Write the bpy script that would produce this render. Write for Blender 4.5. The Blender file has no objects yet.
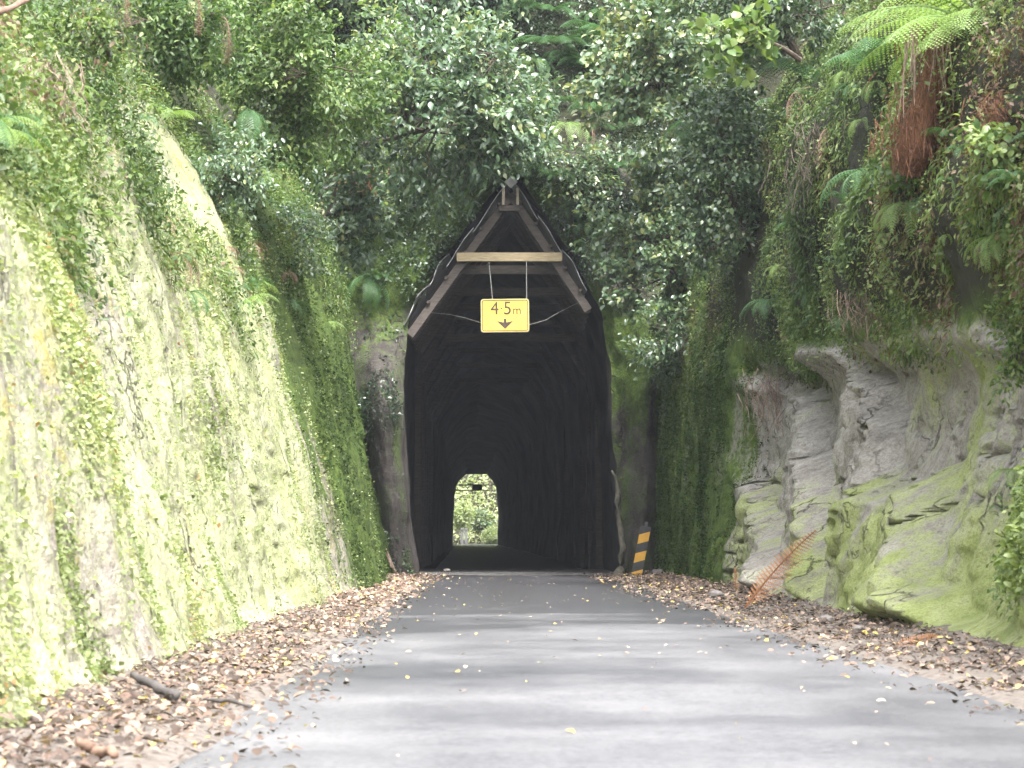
import bpy, math
import numpy as np
from mathutils import Vector, Matrix

# ------------------------------------------------------------------ camera, light, exposure
SC = bpy.context.scene
COL = SC.collection
F, H, HOR = 2600.0, 0.71, 535.0            # focal length in pixels, eye height, horizon row
cam_d = bpy.data.cameras.new('camera'); cam = bpy.data.objects.new('camera', cam_d); COL.objects.link(cam)
cam.location = (0, 0, H); cam.rotation_euler = (math.radians(90), 0, 0)
cam_d.sensor_width = 36; cam_d.lens = F / 1024 * 36; cam_d.shift_y = (HOR - 384) / 1024
cam_d.clip_start = 0.1; cam_d.clip_end = 1500
cam_d.dof.use_dof = True; cam_d.dof.focus_distance = 40; cam_d.dof.aperture_fstop = 9
SC.camera = cam

SUN_EL, SUN_AZ = 56, 161                   # high soft sun, behind the camera
wd = bpy.data.worlds.new('World'); SC.world = wd; wd.use_nodes = True
wn = wd.node_tree.nodes; wl = wd.node_tree.links
bg = wn['Background']; bg.inputs['Strength'].default_value = 0.15
sky = wn.new('ShaderNodeTexSky'); sky.sky_type = 'NISHITA'; sky.sun_disc = False
sky.sun_elevation = math.radians(SUN_EL); sky.sun_rotation = math.radians(SUN_AZ)
HAZE = .00035
sky.air_density = 1.0; sky.dust_density = 5.0; sky.ozone_density = 1.0
hs = wn.new('ShaderNodeHueSaturation'); hs.inputs['Saturation'].default_value = 0.30
wl.new(sky.outputs[0], hs.inputs['Color']); wl.new(hs.outputs[0], bg.inputs['Color'])
sd = bpy.data.lights.new('sun', 'SUN'); sun = bpy.data.objects.new('sun', sd); COL.objects.link(sun)
sd.energy = 1.5; sd.angle = math.radians(14); sd.color = (1.0, 0.97, 0.92)
_el, _az = math.radians(SUN_EL), math.radians(SUN_AZ)
sdir = Vector((math.sin(_az) * math.cos(_el), math.cos(_az) * math.cos(_el), math.sin(_el)))
sun.rotation_euler = sdir.to_track_quat('Z', 'Y').to_euler()
SC.view_settings.view_transform = 'Standard'; SC.view_settings.look = 'None'
SC.view_settings.exposure = 2.5; SC.view_settings.gamma = 1
SC.cycles.use_denoising = True
SC.cycles.max_bounces = 6; SC.cycles.diffuse_bounces = 3; SC.cycles.glossy_bounces = 2
SC.cycles.transmission_bounces = 3; SC.cycles.sample_clamp_indirect = 6

rng = np.random.default_rng(11)
U = rng.uniform

def P(px, py, Y):
    return np.array(((px - 512) * Y / F, Y, H - (py - HOR) * Y / F))

# ------------------------------------------------------------------ noise
def _h(i, j, k, s):
    with np.errstate(over='ignore'):
        n = (i.astype(np.uint32) * np.uint32(374761393) + j.astype(np.uint32) * np.uint32(668265263)
             + k.astype(np.uint32) * np.uint32(2147483647) + np.uint32(s * 974711 + 12345))
        n = (n ^ (n >> np.uint32(13))) * np.uint32(1274126177)
        n = n ^ (n >> np.uint32(16))
        n = n * np.uint32(2246822519); n = n ^ (n >> np.uint32(15))
    return n.astype(np.float64) / 4294967295.0

def vnoise(x, y, z, s=0):
    x, y, z = np.broadcast_arrays(np.asarray(x, float), np.asarray(y, float), np.asarray(z, float))
    xi, yi, zi = np.floor(x), np.floor(y), np.floor(z)
    fx, fy, fz = x - xi, y - yi, z - zi
    fx, fy, fz = [f * f * f * (f * (f * 6 - 15) + 10) for f in (fx, fy, fz)]
    xi, yi, zi = [a.astype(np.int64) for a in (xi, yi, zi)]
    r = 0
    for a in (0, 1):
        for b in (0, 1):
            for c in (0, 1):
                w = (fx if a else 1 - fx) * (fy if b else 1 - fy) * (fz if c else 1 - fz)
                r = r + w * _h(xi + a, yi + b, zi + c, s)
    return r * 2 - 1

def fbm(x, y, z, o=4, s=0, g=0.5):
    r, a, t = 0, 1.0, 0
    for i in range(o):
        r = r + a * vnoise(x * 2 ** i, y * 2 ** i, z * 2 ** i, s + i); t += a; a *= g
    return r / t

def sm(a, b, x):
    t = np.clip((x - a) / (b - a), 0, 1); return t * t * (3 - 2 * t)

# ------------------------------------------------------------------ mesh helpers
def mk(name, V, faces, mat=None, parent=None, smooth=False, attrs=None, midx=None):
    me = bpy.data.meshes.new(name); V = np.asarray(V, np.float32)
    fl = faces if isinstance(faces, list) and not isinstance(faces[0], tuple) else [faces]
    fl = [np.asarray(f, np.int32) for f in fl if len(f)]
    me.vertices.add(len(V)); me.vertices.foreach_set('co', V.ravel())
    loops = np.concatenate([f.ravel() for f in fl])
    tot = np.concatenate([np.full(len(f), f.shape[1], np.int32) for f in fl])
    st = np.concatenate([[0], np.cumsum(tot)[:-1]]).astype(np.int32)
    me.loops.add(len(loops)); me.loops.foreach_set('vertex_index', loops)
    me.polygons.add(len(tot)); me.polygons.foreach_set('loop_start', st)
    try: me.polygons.foreach_set('loop_total', tot)
    except Exception: pass
    me.polygons.foreach_set('use_smooth', np.full(len(tot), bool(smooth)))
    for m in (mat if isinstance(mat, (list, tuple)) else [mat]):
        if m: me.materials.append(m)
    if midx is not None: me.polygons.foreach_set('material_index', np.asarray(midx, np.int32))
    for k, v in (attrs or {}).items():
        a = me.attributes.new(k, 'FLOAT', 'POINT'); a.data.foreach_set('value', np.asarray(v, np.float32).ravel())
    me.update(calc_edges=True); me.validate()
    o = bpy.data.objects.new(name, me); COL.objects.link(o)
    if parent: o.parent = parent
    return o

def tag(o, label=None, cat=None, group=None, kind=None):
    if label: o['label'] = label
    if cat: o['category'] = cat
    if group: o['group'] = group
    if kind: o['kind'] = kind
    return o

def thing(name, label, cat, loc=(0, 0, 0), group=None):
    o = bpy.data.objects.new(name, None); COL.objects.link(o); o.location = loc
    o.empty_display_size = 0.1
    return tag(o, label, cat, group)

class MB:
    def __init__(s): s.V = []; s.Q = []; s.T = []; s.n = 0; s.A = []
    def add(s, V, Q=None, T=None, a=0.5):
        V = np.asarray(V, float)
        if Q is not None and len(Q): s.Q.append(np.asarray(Q) + s.n)
        if T is not None and len(T): s.T.append(np.asarray(T) + s.n)
        s.V.append(V); s.A.append(np.broadcast_to(np.asarray(a, float), (len(V),))); s.n += len(V); return s
    def box(s, c, sz, R=None, a=0.5):
        V = np.array([(x, y, z) for x in (-.5, .5) for y in (-.5, .5) for z in (-.5, .5)]) * sz
        if R is not None: V = V @ np.asarray(R).T
        return s.add(V + c, [(0, 1, 3, 2), (4, 6, 7, 5), (0, 4, 5, 1), (2, 3, 7, 6), (0, 2, 6, 4), (1, 5, 7, 3)], a=a)
    def beam(s, p0, p1, w, h, up=(0, 1, 0), a=0.5):
        p0 = np.asarray(p0, float); p1 = np.asarray(p1, float); d = p1 - p0; L = np.linalg.norm(d); d /= L
        x = np.cross(d, up); x /= np.linalg.norm(x); y = np.cross(x, d)
        return s.box((p0 + p1) / 2, (L, w, h), np.stack([d, x, y], 1), a)
    def tube(s, pts, rad, n=6, a=0.5):
        pts = np.asarray(pts, float); m = len(pts); rad = np.broadcast_to(rad, (m,))
        d = np.gradient(pts, axis=0); d /= np.linalg.norm(d, axis=1)[:, None] + 1e-9
        ref = np.where(np.abs(d[:, 2:3]) > 0.9, np.array([[1., 0, 0]]), np.array([[0, 0, 1.]]))
        if m: ref[:] = ref[0]
        x = np.cross(d, ref); x /= np.linalg.norm(x, axis=1)[:, None] + 1e-9; y = np.cross(d, x)
        th = np.arange(n) * 2 * math.pi / n
        V = pts[:, None] + rad[:, None, None] * (np.cos(th)[None, :, None] * x[:, None] + np.sin(th)[None, :, None] * y[:, None])
        i = np.arange(m - 1)[:, None] * n; j = np.arange(n)[None]; k = (j + 1) % n
        Q = np.stack([i + j, i + k, i + n + k, i + n + j], -1).reshape(-1, 4)
        V = V.reshape(-1, 3)
        V = np.vstack([V, pts[0], pts[-1]]); c0 = m * n; jj = np.arange(n); kk = (jj + 1) % n
        T = np.vstack([np.stack([kk, jj, np.full(n, c0)], 1), np.stack([(m - 1) * n + jj, (m - 1) * n + kk, np.full(n, c0 + 1)], 1)])
        return s.add(V, Q, T, a)
    def build(s, name, mat, parent=None, smooth=False, bevel=0):
        fs = []
        if s.Q: fs.append(np.vstack(s.Q))
        if s.T: fs.append(np.vstack(s.T))
        o = mk(name, np.vstack(s.V), fs, mat, parent, smooth, {'tint': np.concatenate(s.A)})
        if bevel:
            b = o.modifiers.new('bevel', 'BEVEL'); b.width = bevel; b.segments = 2
        return o

def grid_faces(r, c, wrap=False):
    i = np.arange(r - 1)[:, None] * c; j = np.arange(c - 1)[None]
    return np.stack([i + j, i + j + 1, i + c + j + 1, i + c + j], -1).reshape(-1, 4)

# leaves: template is a folded pointed blade (base, sides, tip, midrib)
LT = np.array([(0, 0, 0), (-.38, .22, .05), (-.5, .5, .10), (-.3, .8, .03), (0, 1, -.12), (.3, .8, .03), (.5, .5, .10), (.38, .22, .05), (0, .33, 0), (0, .68, -.01)], float)
LTF = np.array([(0, 7, 8), (7, 6, 8), (6, 9, 8), (6, 5, 9), (5, 4, 9), (0, 8, 1), (1, 8, 2), (2, 8, 9), (2, 9, 3), (3, 9, 4)])
LT2 = np.array([(0, 0, 0), (-.5, .5, .08), (0, 1, -.08), (.5, .5, .08)], float)
LT2F = np.array([(0, 3, 2), (0, 2, 1)])

def norm(v): return v / (np.linalg.norm(v, axis=-1, keepdims=True) + 1e-9)

def leaf_arrays(pos, d, nrm, size, width, tint, simple=False):
    T, TF = (LT2, LT2F) if simple else (LT, LTF)
    n = len(pos); d = norm(d); x = norm(np.cross(d, nrm)); z = np.cross(x, d)
    size = np.broadcast_to(size, (n,)); width = np.broadcast_to(width, (n,))
    V = pos[:, None] + size[:, None, None] * (T[None, :, 0, None] * (x * width[:, None])[:, None] + T[None, :, 1, None] * d[:, None] + T[None, :, 2, None] * z[:, None])
    Fc = (np.arange(n)[:, None, None] * len(T) + TF[None]).reshape(-1, 3)
    return V.reshape(-1, 3), Fc, np.repeat(np.broadcast_to(tint, (n,)), len(T))

def leaf_obj(name, pos, d, nrm, size, width, tint, mat, parent=None, simple=False):
    V, Fc, t = leaf_arrays(pos, d, nrm, size, width, tint, simple)
    return mk(name, V, Fc, mat, parent, True, {'tint': t})

def rdir(n):
    return norm(rng.normal(size=(n, 3)))

# ------------------------------------------------------------------ materials
def new_mat(name):
    m = bpy.data.materials.new(name); m.use_nodes = True
    nt = m.node_tree; return m, nt, nt.nodes, nt.links, nt.nodes['Principled BSDF']

class NB:
    """small node builder"""
    def __init__(s, name):
        s.m, s.nt, s.n, s.l, s.b = new_mat(name)
        s.co = s.n.new('ShaderNodeTexCoord').outputs['Object']
    def mapping(s, sc=(1, 1, 1), rot=(0, 0, 0)):
        k = s.n.new('ShaderNodeMapping'); k.inputs['Scale'].default_value = sc; k.inputs['Rotation'].default_value = rot
        s.l.new(s.co, k.inputs['Vector']); return k.outputs[0]
    def noise(s, scale, detail=4, rough=0.55, vec=None, dist=0.0):
        k = s.n.new('ShaderNodeTexNoise'); k.inputs['Scale'].default_value = scale; k.inputs['Detail'].default_value = detail
        k.inputs['Roughness'].default_value = rough; k.inputs['Distortion'].default_value = dist
        s.l.new(vec if vec is not None else s.co, k.inputs['Vector']); return k.outputs['Fac']
    def ramp(s, fac, stops, interp='LINEAR'):
        k = s.n.new('ShaderNodeValToRGB'); e = k.color_ramp.elements; k.color_ramp.interpolation = interp
        while len(e) < len(stops): e.new(0.5)
        for i, (p, c) in enumerate(stops):
            e[i].position = p; e[i].color = (c if isinstance(c, (tuple, list)) else (c, c, c)) + ((1,) if not isinstance(c, (tuple, list)) or len(c) == 3 else ())\
                if isinstance(c, (tuple, list)) else (c, c, c, 1)
        s.l.new(fac, k.inputs['Fac']); return k.outputs['Color']
    def mix(s, fac, a, b, mode='MIX'):
        k = s.n.new('ShaderNodeMix'); k.data_type = 'RGBA'; k.blend_type = mode
        for sock, v in ((k.inputs['Factor'], fac), (k.inputs['A'], a), (k.inputs['B'], b)):
            pass
        fs = k.inputs[0]; A = k.inputs[6]; B = k.inputs[7]
        for sock, v in ((fs, fac), (A, a), (B, b)):
            if hasattr(v, 'is_output'): s.l.new(v, sock)
            elif isinstance(v, (tuple, list)): sock.default_value = tuple(v) + (1,)
            else: sock.default_value = v
        return k.outputs[2]
    def math(s, op, a, b=0.0, clamp=False):
        k = s.n.new('ShaderNodeMath'); k.operation = op; k.use_clamp = clamp
        for sock, v in ((k.inputs[0], a), (k.inputs[1], b)):
            if hasattr(v, 'is_output'): s.l.new(v, sock)
            else: sock.default_value = v
        return k.outputs[0]
    def attr(s, name):
        k = s.n.new('ShaderNodeAttribute'); k.attribute_name = name; return k.outputs['Fac']
    def bump(s, h, strength=0.5, dist=0.02, prev=None):
        k = s.n.new('ShaderNodeBump'); k.inputs['Strength'].default_value = strength; k.inputs['Distance'].default_value = dist
        s.l.new(h, k.inputs['Height'])
        if prev is not None: s.l.new(prev, k.inputs['Normal'])
        return k.outputs[0]
    def out(s, color=None, rough=None, normal=None, spec=None):
        for nm, v in (('Base Color', color), ('Roughness', rough), ('Specular IOR Level', spec)):
            if v is None: continue
            if hasattr(v, 'is_output'): s.l.new(v, s.b.inputs[nm])
            elif isinstance(v, (tuple, list)): s.b.inputs[nm].default_value = tuple(v) + (1,)
            else: s.b.inputs[nm].default_value = v
        if normal is not None: s.l.new(normal, s.b.inputs['Normal'])
        return s.m

def leaf_mat(name, stops, rough=0.4, trans=0.3, spec=0.5):
    b = NB(name)
    c = b.ramp(b.attr('tint'), stops)
    c = b.mix(b.math('MULTIPLY', b.noise(6, 2), 0.5), c, b.mix(1.0, c, (0.55, 0.6, 0.5), 'MULTIPLY'))
    b.out(c, rough, spec=spec)
    if trans:
        t = b.n.new('ShaderNodeBsdfTranslucent'); b.l.new(b.mix(1.0, c, (1.5, 1.6, 0.8), 'MULTIPLY'), t.inputs['Color'])
        mx = b.n.new('ShaderNodeMixShader'); mx.inputs[0].default_value = trans
        b.l.new(b.b.outputs[0], mx.inputs[1]); b.l.new(t.outputs[0], mx.inputs[2])
        b.l.new(mx.outputs[0], b.n['Material Output'].inputs['Surface'])
    return b.m

M = {}
M['leaf_gloss'] = leaf_mat('glossy leaves', [(0, (.035, .07, .042)), (.5, (.10, .165, .092)), (.85, (.17, .235, .135)), (1, (.29, .31, .13))], .3, .3, .9)
M['leaf_lime'] = leaf_mat('light leaves', [(0, (.05, .10, .03)), (.5, (.12, .19, .06)), (1, (.25, .31, .11))], .42, .35)
M['leaf_dark'] = leaf_mat('dark leaves', [(0, (.018, .04, .022)), (.6, (.06, .11, .055)), (1, (.15, .21, .10))], .34, .25, .8)
M['leaf_under'] = leaf_mat('undergrowth leaves', [(0, (.025, .042, .016)), (.35, (.06, .105, .03)), (.65, (.13, .19, .055)), (.85, (.22, .27, .10)), (.92, (.19, .13, .08)), (1, (.10, .055, .035))], .5, .3)
M['leaf_wall'] = leaf_mat('wall plants', [(0, (.10, .13, .05)), (.35, (.22, .27, .12)), (.7, (.35, .39, .21)), (.94, (.44, .44, .22)), (.975, (.26, .15, .09)), (1, (.34, .19, .08))], .5, .35)
M['moss_leaf'] = leaf_mat('moss tufts', [(0, (.016, .030, .011)), (.5, (.04, .068, .021)), (.85, (.08, .115, .034)), (1, (.13, .165, .05))], .85, .15, .1)
M['fern'] = leaf_mat('fern green', [(0, (.035, .09, .035)), (.5, (.065, .15, .05)), (1, (.11, .21, .07))], .45, .3)
M['fern_bright'] = leaf_mat('fern bright', [(0, (.13, .22, .06)), (.5, (.22, .32, .10)), (1, (.32, .40, .15))], .5, .4)
M['far_leaf_glare'] = leaf_mat('pale far leaves', [(0, (.16, .21, .10)), (.5, (.29, .35, .18)), (1, (.42, .46, .28))], .5, .4)  # leaf colour lightened to carry the overexposed daylight beyond the tunnel
M['fern_dead'] = leaf_mat('dead fern', [(0, (.12, .075, .055)), (.5, (.22, .14, .11)), (1, (.34, .23, .18))], .8, .15, .2)
M['fern_rust'] = leaf_mat('rust fern', [(0, (.13, .055, .028)), (.5, (.29, .135, .065)), (1, (.42, .23, .13))], .8, .15, .2)
M['litter'] = leaf_mat('fallen leaves', [(0, (.055, .04, .033)), (.25, (.15, .10, .08)), (.5, (.29, .205, .165)), (.78, (.42, .33, .26)), (.88, (.50, .33, .09)), (.95, (.55, .45, .12)), (1, (.60, .57, .44))], .6, .1, .35)

def rock_mat(name, side):
    b = NB(name)
    st = b.noise(1.0, 6, .6, b.mapping((2.0, 3.2, .33)), .3)          # vertical streaks
    big = b.noise(.45, 3, .5)
    med = b.noise(2.2, 6, .65)
    fine = b.noise(14, 6, .7)
    vfine = b.noise(60, 4, .7)
    if side == 'left':
        base = b.ramp(st, [(.26, (.24, .215, .19)), (.42, (.37, .34, .305)), (.66, (.44, .41, .375))])
        alg = b.ramp(med, [(.3, (.29, .32, .15)), (.5, (.40, .425, .25)), (.7, (.45, .46, .33))])
    elif side == 'right':
        base = b.ramp(st, [(.28, (.23, .215, .195)), (.48, (.38, .36, .33)), (.68, (.45, .43, .395))])
        alg = b.ramp(med, [(.3, (.20, .25, .075)), (.5, (.31, .36, .14)), (.7, (.40, .42, .25))])
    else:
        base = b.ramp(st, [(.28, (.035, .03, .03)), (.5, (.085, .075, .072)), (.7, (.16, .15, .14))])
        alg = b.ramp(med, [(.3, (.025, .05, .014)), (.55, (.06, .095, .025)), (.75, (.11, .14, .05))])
    base = b.mix(b.ramp(fine, [(.38, .55), (.56, 0.0)]), base, b.mix(1.0, base, (.50, .47, .45), 'MULTIPLY'))
    vo = b.n.new('ShaderNodeTexVoronoi'); vo.feature = 'DISTANCE_TO_EDGE'; vo.inputs['Scale'].default_value = 1.0
    wv = b.n.new('ShaderNodeVectorMath'); wv.operation = 'ADD'; nz_ = b.n.new('ShaderNodeTexNoise'); nz_.inputs['Scale'].default_value = 3; nz_.inputs['Detail'].default_value = 4; b.l.new(b.co, nz_.inputs['Vector'])
    b.l.new(b.mapping((1.1, 1.3, .5), (.3, 0, 0)), wv.inputs[0]); b.l.new(nz_.outputs['Color'], wv.inputs[1]); b.l.new(wv.outputs[0], vo.inputs['Vector'])
    crk = b.math('MULTIPLY', b.ramp(vo.outputs['Distance'], [(0.0, 1.0), (.028, 0.0)]), b.ramp(b.noise(1.1, 3), [(.46, 0.0), (.60, 1.0)]))
    af = b.math('ADD', b.attr('algae'), b.math('MULTIPLY', b.math('SUBTRACT', b.mix(.45, st, med), .5), 2.4))
    af = b.math('ADD', af, b.math('MULTIPLY', b.math('SUBTRACT', fine, .5), .8))
    c = b.mix(b.ramp(af, [(.35, 0.0), (.75, 1.0)]), base, alg)
    if side == 'left':
        ym = b.math('MULTIPLY', b.ramp(b.noise(1.7, 5, .7, b.mapping((1, 1, .6))), [(.56, 0.0), (.66, 1.0)]), b.ramp(fine, [(.40, 0.0), (.58, 1.0)]))
        c = b.mix(b.math('MULTIPLY', ym, .8), c, (.36, .31, .075))
    moss = b.ramp(b.noise(9, 6, .75), [(.3, (.03, .055, .012)), (.5, (.07, .115, .022)), (.7, (.14, .19, .035))])
    mf = b.math('ADD', b.attr('moss'), b.math('MULTIPLY', b.math('SUBTRACT', b.mix(.5, st, fine), .5), 1.8))
    mfr = b.ramp(mf, [(.4, 0.0), (.65, 1.0)])
    c = b.mix(mfr, c, moss)
    soil = b.ramp(fine, [(.3, (.012, .013, .008)), (.7, (.042, .043, .024))])
    c = b.mix(b.math('MULTIPLY', crk, .75), c, (.05, .043, .036))
    c = b.mix(b.ramp(b.noise(30, 5, .8), [(.40, .45), (.52, 0.0)]), c, b.mix(1.0, c, (.55, .53, .48), 'MULTIPLY'))
    c = b.mix(b.ramp(vfine, [(.35, .45), (.55, 0.0)]), c, b.mix(1.0, c, (.6, .58, .52), 'MULTIPLY'))
    c = b.mix(b.attr('soil'), c, soil)
    n1 = b.bump(b.mix(.5, fine, med), .9, .09)
    n1 = b.bump(b.math('SUBTRACT', 1.0, crk), .8, .05, n1)
    n2 = b.bump(vfine, .5, .012, n1)
    return b.out(c, b.ramp(fine, [(.3, .75), (.7, .95)]), n2, .25)
M['rock_left'] = rock_mat('left rock', 'left')
M['rock_right'] = rock_mat('right rock', 'right')
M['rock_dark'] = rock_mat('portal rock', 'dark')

def simple_mat(name, c0, c1, scale=8, rough=.7, stretch=(1, 1, 1), bump=.3, bd=.01, spec=.4):
    b = NB(name); v = b.mapping(stretch)
    n = b.noise(scale, 6, .65, v)
    return b.out(b.ramp(n, [(.3, c0), (.7, c1)]), rough, b.bump(n, bump, bd), spec)
M['timber'] = simple_mat('old brown timber', (.04, .034, .03), (.10, .083, .072), 6, .8, (1, 3, 6))
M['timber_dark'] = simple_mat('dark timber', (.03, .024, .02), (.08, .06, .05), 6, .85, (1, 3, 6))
M['timber_pale'] = simple_mat('pale beam timber', (.22, .165, .10), (.47, .385, .24), 9, .75, (.6, 3, 9))
M['iron'] = simple_mat('weathered iron', (.20, .20, .21), (.40, .40, .41), 5, .55, (1, 1, 1), .2)
M['iron'].node_tree.nodes['Principled BSDF'].inputs['Metallic'].default_value = .15
M['bark'] = simple_mat('bark', (.035, .028, .022), (.12, .095, .075), 14, .9, (2, 2, .5), .6, .02)
M['bark_pale'] = simple_mat('pale root', (.20, .17, .13), (.40, .35, .29), 10, .9, (2, 2, .5), .6, .02)
M['root'] = simple_mat('mossy root', (.035, .04, .024), (.16, .14, .11), 7, .9, (2, 2, .8), .8, .03)
M['fibre'] = simple_mat('fern root fibre', (.05, .024, .014), (.27, .125, .065), 30, .95, (3, 3, .6), .9, .04)
M['stalk'] = simple_mat('dead stalk', (.09, .062, .048), (.33, .24, .19), 20, .9)
M['wood_grey'] = simple_mat('driftwood', (.03, .028, .027), (.11, .10, .095), 16, .85)
M['wood_tan'] = simple_mat('tan wood', (.10, .062, .045), (.26, .17, .125), 22, .85)
M['concrete'] = simple_mat('apron', (.05, .049, .05), (.14, .135, .13), 3, .85)
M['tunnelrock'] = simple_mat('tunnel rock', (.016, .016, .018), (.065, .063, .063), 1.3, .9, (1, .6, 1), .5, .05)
M['soil'] = simple_mat('soil', (.018, .015, .011), (.05, .042, .03), 5, .95, (1, 1, 1), .6, .05)
M['verge'] = simple_mat('verge gravel', (.07, .058, .05), (.20, .175, .155), 18, .95, (1, 1, 1), .7, .03)
M['stone'] = simple_mat('stone', (.09, .082, .078), (.22, .20, .19), 12, .9, (1, 1, 1), .5, .02)
M['yellow'] = simple_mat('yellow sign face', (.72, .46, .03), (.82, .56, .06), 3, .45, (1, 1, 1), .03)
def sign_face():
    b = NB('weathered yellow sign face'); n = b.noise(5, 6, .7); st = b.noise(3, 5, .7, b.mapping((9, 1, 1.2)))
    c = b.ramp(n, [(.3, (.62, .46, .07)), (.7, (.74, .58, .13))])
    c = b.mix(b.math('MULTIPLY', b.ramp(st, [(.52, 0.0), (.72, 1.0)]), .5), c, (.40, .27, .07))
    c = b.mix(b.ramp(b.noise(22, 3, .6), [(.70, 0.0), (.74, .8)]), c, (.12, .07, .03))
    return b.out(c, .5, spec=.4)
M['yellow'] = sign_face()
M['sign_dark'] = simple_mat('sign lettering', (.05, .035, .03), (.09, .06, .05), 20, .5, (1, 1, 1), .02)
M['sign_back'] = simple_mat('sign back', (.04, .04, .045), (.10, .10, .11), 6, .6)
M['sign_rim'] = simple_mat('sign rim', (.22, .19, .14), (.42, .38, .31), 9, .5, (1, 1, 1), .05)
M['chevron_yellow'] = simple_mat('chevron yellow', (.52, .27, .03), (.68, .38, .05), 9, .55, (1, 1, 1), .05)
M['chevron_black'] = simple_mat('chevron black', (.02, .02, .023), (.06, .06, .065), 9, .6, (1, 1, 1), .05)
M['galv'] = simple_mat('galvanised rod', (.22, .22, .21), (.42, .41, .39), 30, .45)
M['white'] = simple_mat('white paint', (.70, .70, .69), (.82, .82, .80), 8, .5)

def road_mat():
    b = NB('wet asphalt')
    big = b.noise(.6, 4, .5, b.mapping((.55, .7, 1)), .4)
    med = b.noise(2.2, 4, .6, b.mapping((.9, .5, 1)))
    agg = b.noise(38, 6, .85)
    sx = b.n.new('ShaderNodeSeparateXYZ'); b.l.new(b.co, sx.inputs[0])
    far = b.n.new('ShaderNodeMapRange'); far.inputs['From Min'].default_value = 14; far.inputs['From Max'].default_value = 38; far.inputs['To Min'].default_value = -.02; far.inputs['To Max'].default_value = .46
    b.l.new(sx.outputs['Y'], far.inputs['Value'])     # the asphalt turns darker and smoother towards the tunnel
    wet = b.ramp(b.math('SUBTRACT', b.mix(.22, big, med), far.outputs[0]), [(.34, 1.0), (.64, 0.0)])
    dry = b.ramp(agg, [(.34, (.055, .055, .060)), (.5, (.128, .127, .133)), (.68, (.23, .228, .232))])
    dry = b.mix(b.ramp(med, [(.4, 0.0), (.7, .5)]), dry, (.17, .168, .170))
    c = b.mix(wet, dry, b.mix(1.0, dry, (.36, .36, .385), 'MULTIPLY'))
    # dusty, leaf-stained margins
    track = b.n.new('ShaderNodeMath'); track.operation = 'PINGPONG'; track.inputs[1].default_value = .78
    b.l.new(b.math('ADD', sx.outputs['X'], b.math('MULTIPLY', med, .12)), track.inputs[0])     # two worn wheel tracks 1.56 m apart
    c = b.mix(b.math('MULTIPLY', b.ramp(track.outputs[0], [(.18, 1.0), (.42, 0.0)]), .22), c, b.mix(1.0, c, (.5, .5, .52), 'MULTIPLY'))
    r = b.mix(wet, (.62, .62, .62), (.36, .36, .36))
    return b.out(c, r, b.bump(agg, .5, .006), .45)
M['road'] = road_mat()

# ------------------------------------------------------------------ terrain: ground, road, verges
def xl_road(Y): return np.interp(Y, [-6, 8, 16, 30, 46, 185], [-.98, -1.02, -1.10, -1.28, -1.45, -4.0])
def xr_road(Y): return np.interp(Y, [-6, 11, 20, 30, 46, 185], [2.12, 2.06, 1.92, 1.78, 1.62, 0.0])
def xb_left(Y): return np.interp(Y, [-6, 8.6, 20, 33, 37.5, 40.5, 48], [-1.62, -1.70, -1.76, -1.80, -1.83, -2.12, -2.3])
def xb_right(Y): return np.interp(Y, [-6, 14, 22, 32, 40, 44, 48], [2.8, 2.74, 2.66, 2.70, 2.55, 2.46, 2.5])

S = 600
tag(mk('ground', [(-S, -S, -.06), (S, -S, -.06), (S, S, -.06), (-S, S, -.06)], [(0, 1, 2, 3)], M['soil']), 'dark bare soil under the road and banks', 'ground', kind='structure')

ys = np.concatenate([np.linspace(-6, 47, 160), np.linspace(48, 240, 60)])
us = np.linspace(0, 1, 14)
wob = lambda Y, s: .05 * fbm(Y * .8, 0 * Y, 0 * Y, 3, s)
RX = (xl_road(ys) + wob(ys, 3))[:, None] * (1 - us) + (xr_road(ys) + wob(ys, 5))[:, None] * us
RZ = .012 * (1 - (2 * us - 1) ** 2)[None] + 0 * RX
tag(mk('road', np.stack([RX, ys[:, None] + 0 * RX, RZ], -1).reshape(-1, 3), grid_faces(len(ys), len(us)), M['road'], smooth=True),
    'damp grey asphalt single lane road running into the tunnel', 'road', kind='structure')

def verge(name, xa, xb, seed, label):
    yy = np.linspace(-6, 47.5, 420); uu = np.linspace(0, 1, 18)
    a = xa(yy)[:, None]; c = xb(yy)[:, None]
    X = a + (c - a) * uu[None]
    Yg = yy[:, None] + 0 * X
    prof = np.interp(uu, [0, .12, .5, 1], [-.03, .008, .035, .12])[None]
    Z = prof + (.022 * fbm(X * 3, Yg * 3, 0 * X, 4, seed)) * np.clip(uu * 6, 0, 1)[None]
    o = mk(name, np.stack([X, Yg, Z], -1).reshape(-1, 3), grid_faces(len(yy), len(uu)), M['verge'], smooth=True)
    tag(o, label, 'verge', kind='structure')
    return X, Yg, Z
VL = verge('left_verge', lambda y: xl_road(y) + .06, lambda y: xb_left(y) - .35, 21, 'narrow leaf covered gravel verge along the left cliff')
VR = verge('right_verge', lambda y: xr_road(y) - .06, lambda y: xb_right(y) + .35, 22, 'leaf and gravel verge along the right rock face')

ap_y = np.linspace(44.6, 53.5, 30)
axl, axr = -1.95, 1.95
AX = np.linspace(axl, axr, 24)
AY, AXX = np.meshgrid(ap_y, AX, indexing='ij')
AZ = .016 + .004 * fbm(AXX * 1.5, AY, 0 * AX, 3, 9)
tag(mk('concrete_apron', np.stack([AXX - .05, AY, AZ], -1).reshape(-1, 3), grid_faces(len(ap_y), len(AX)), M['concrete'], smooth=True),
    'pale dusty concrete strip at the mouth of the tunnel', 'apron', kind='structure')

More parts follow.
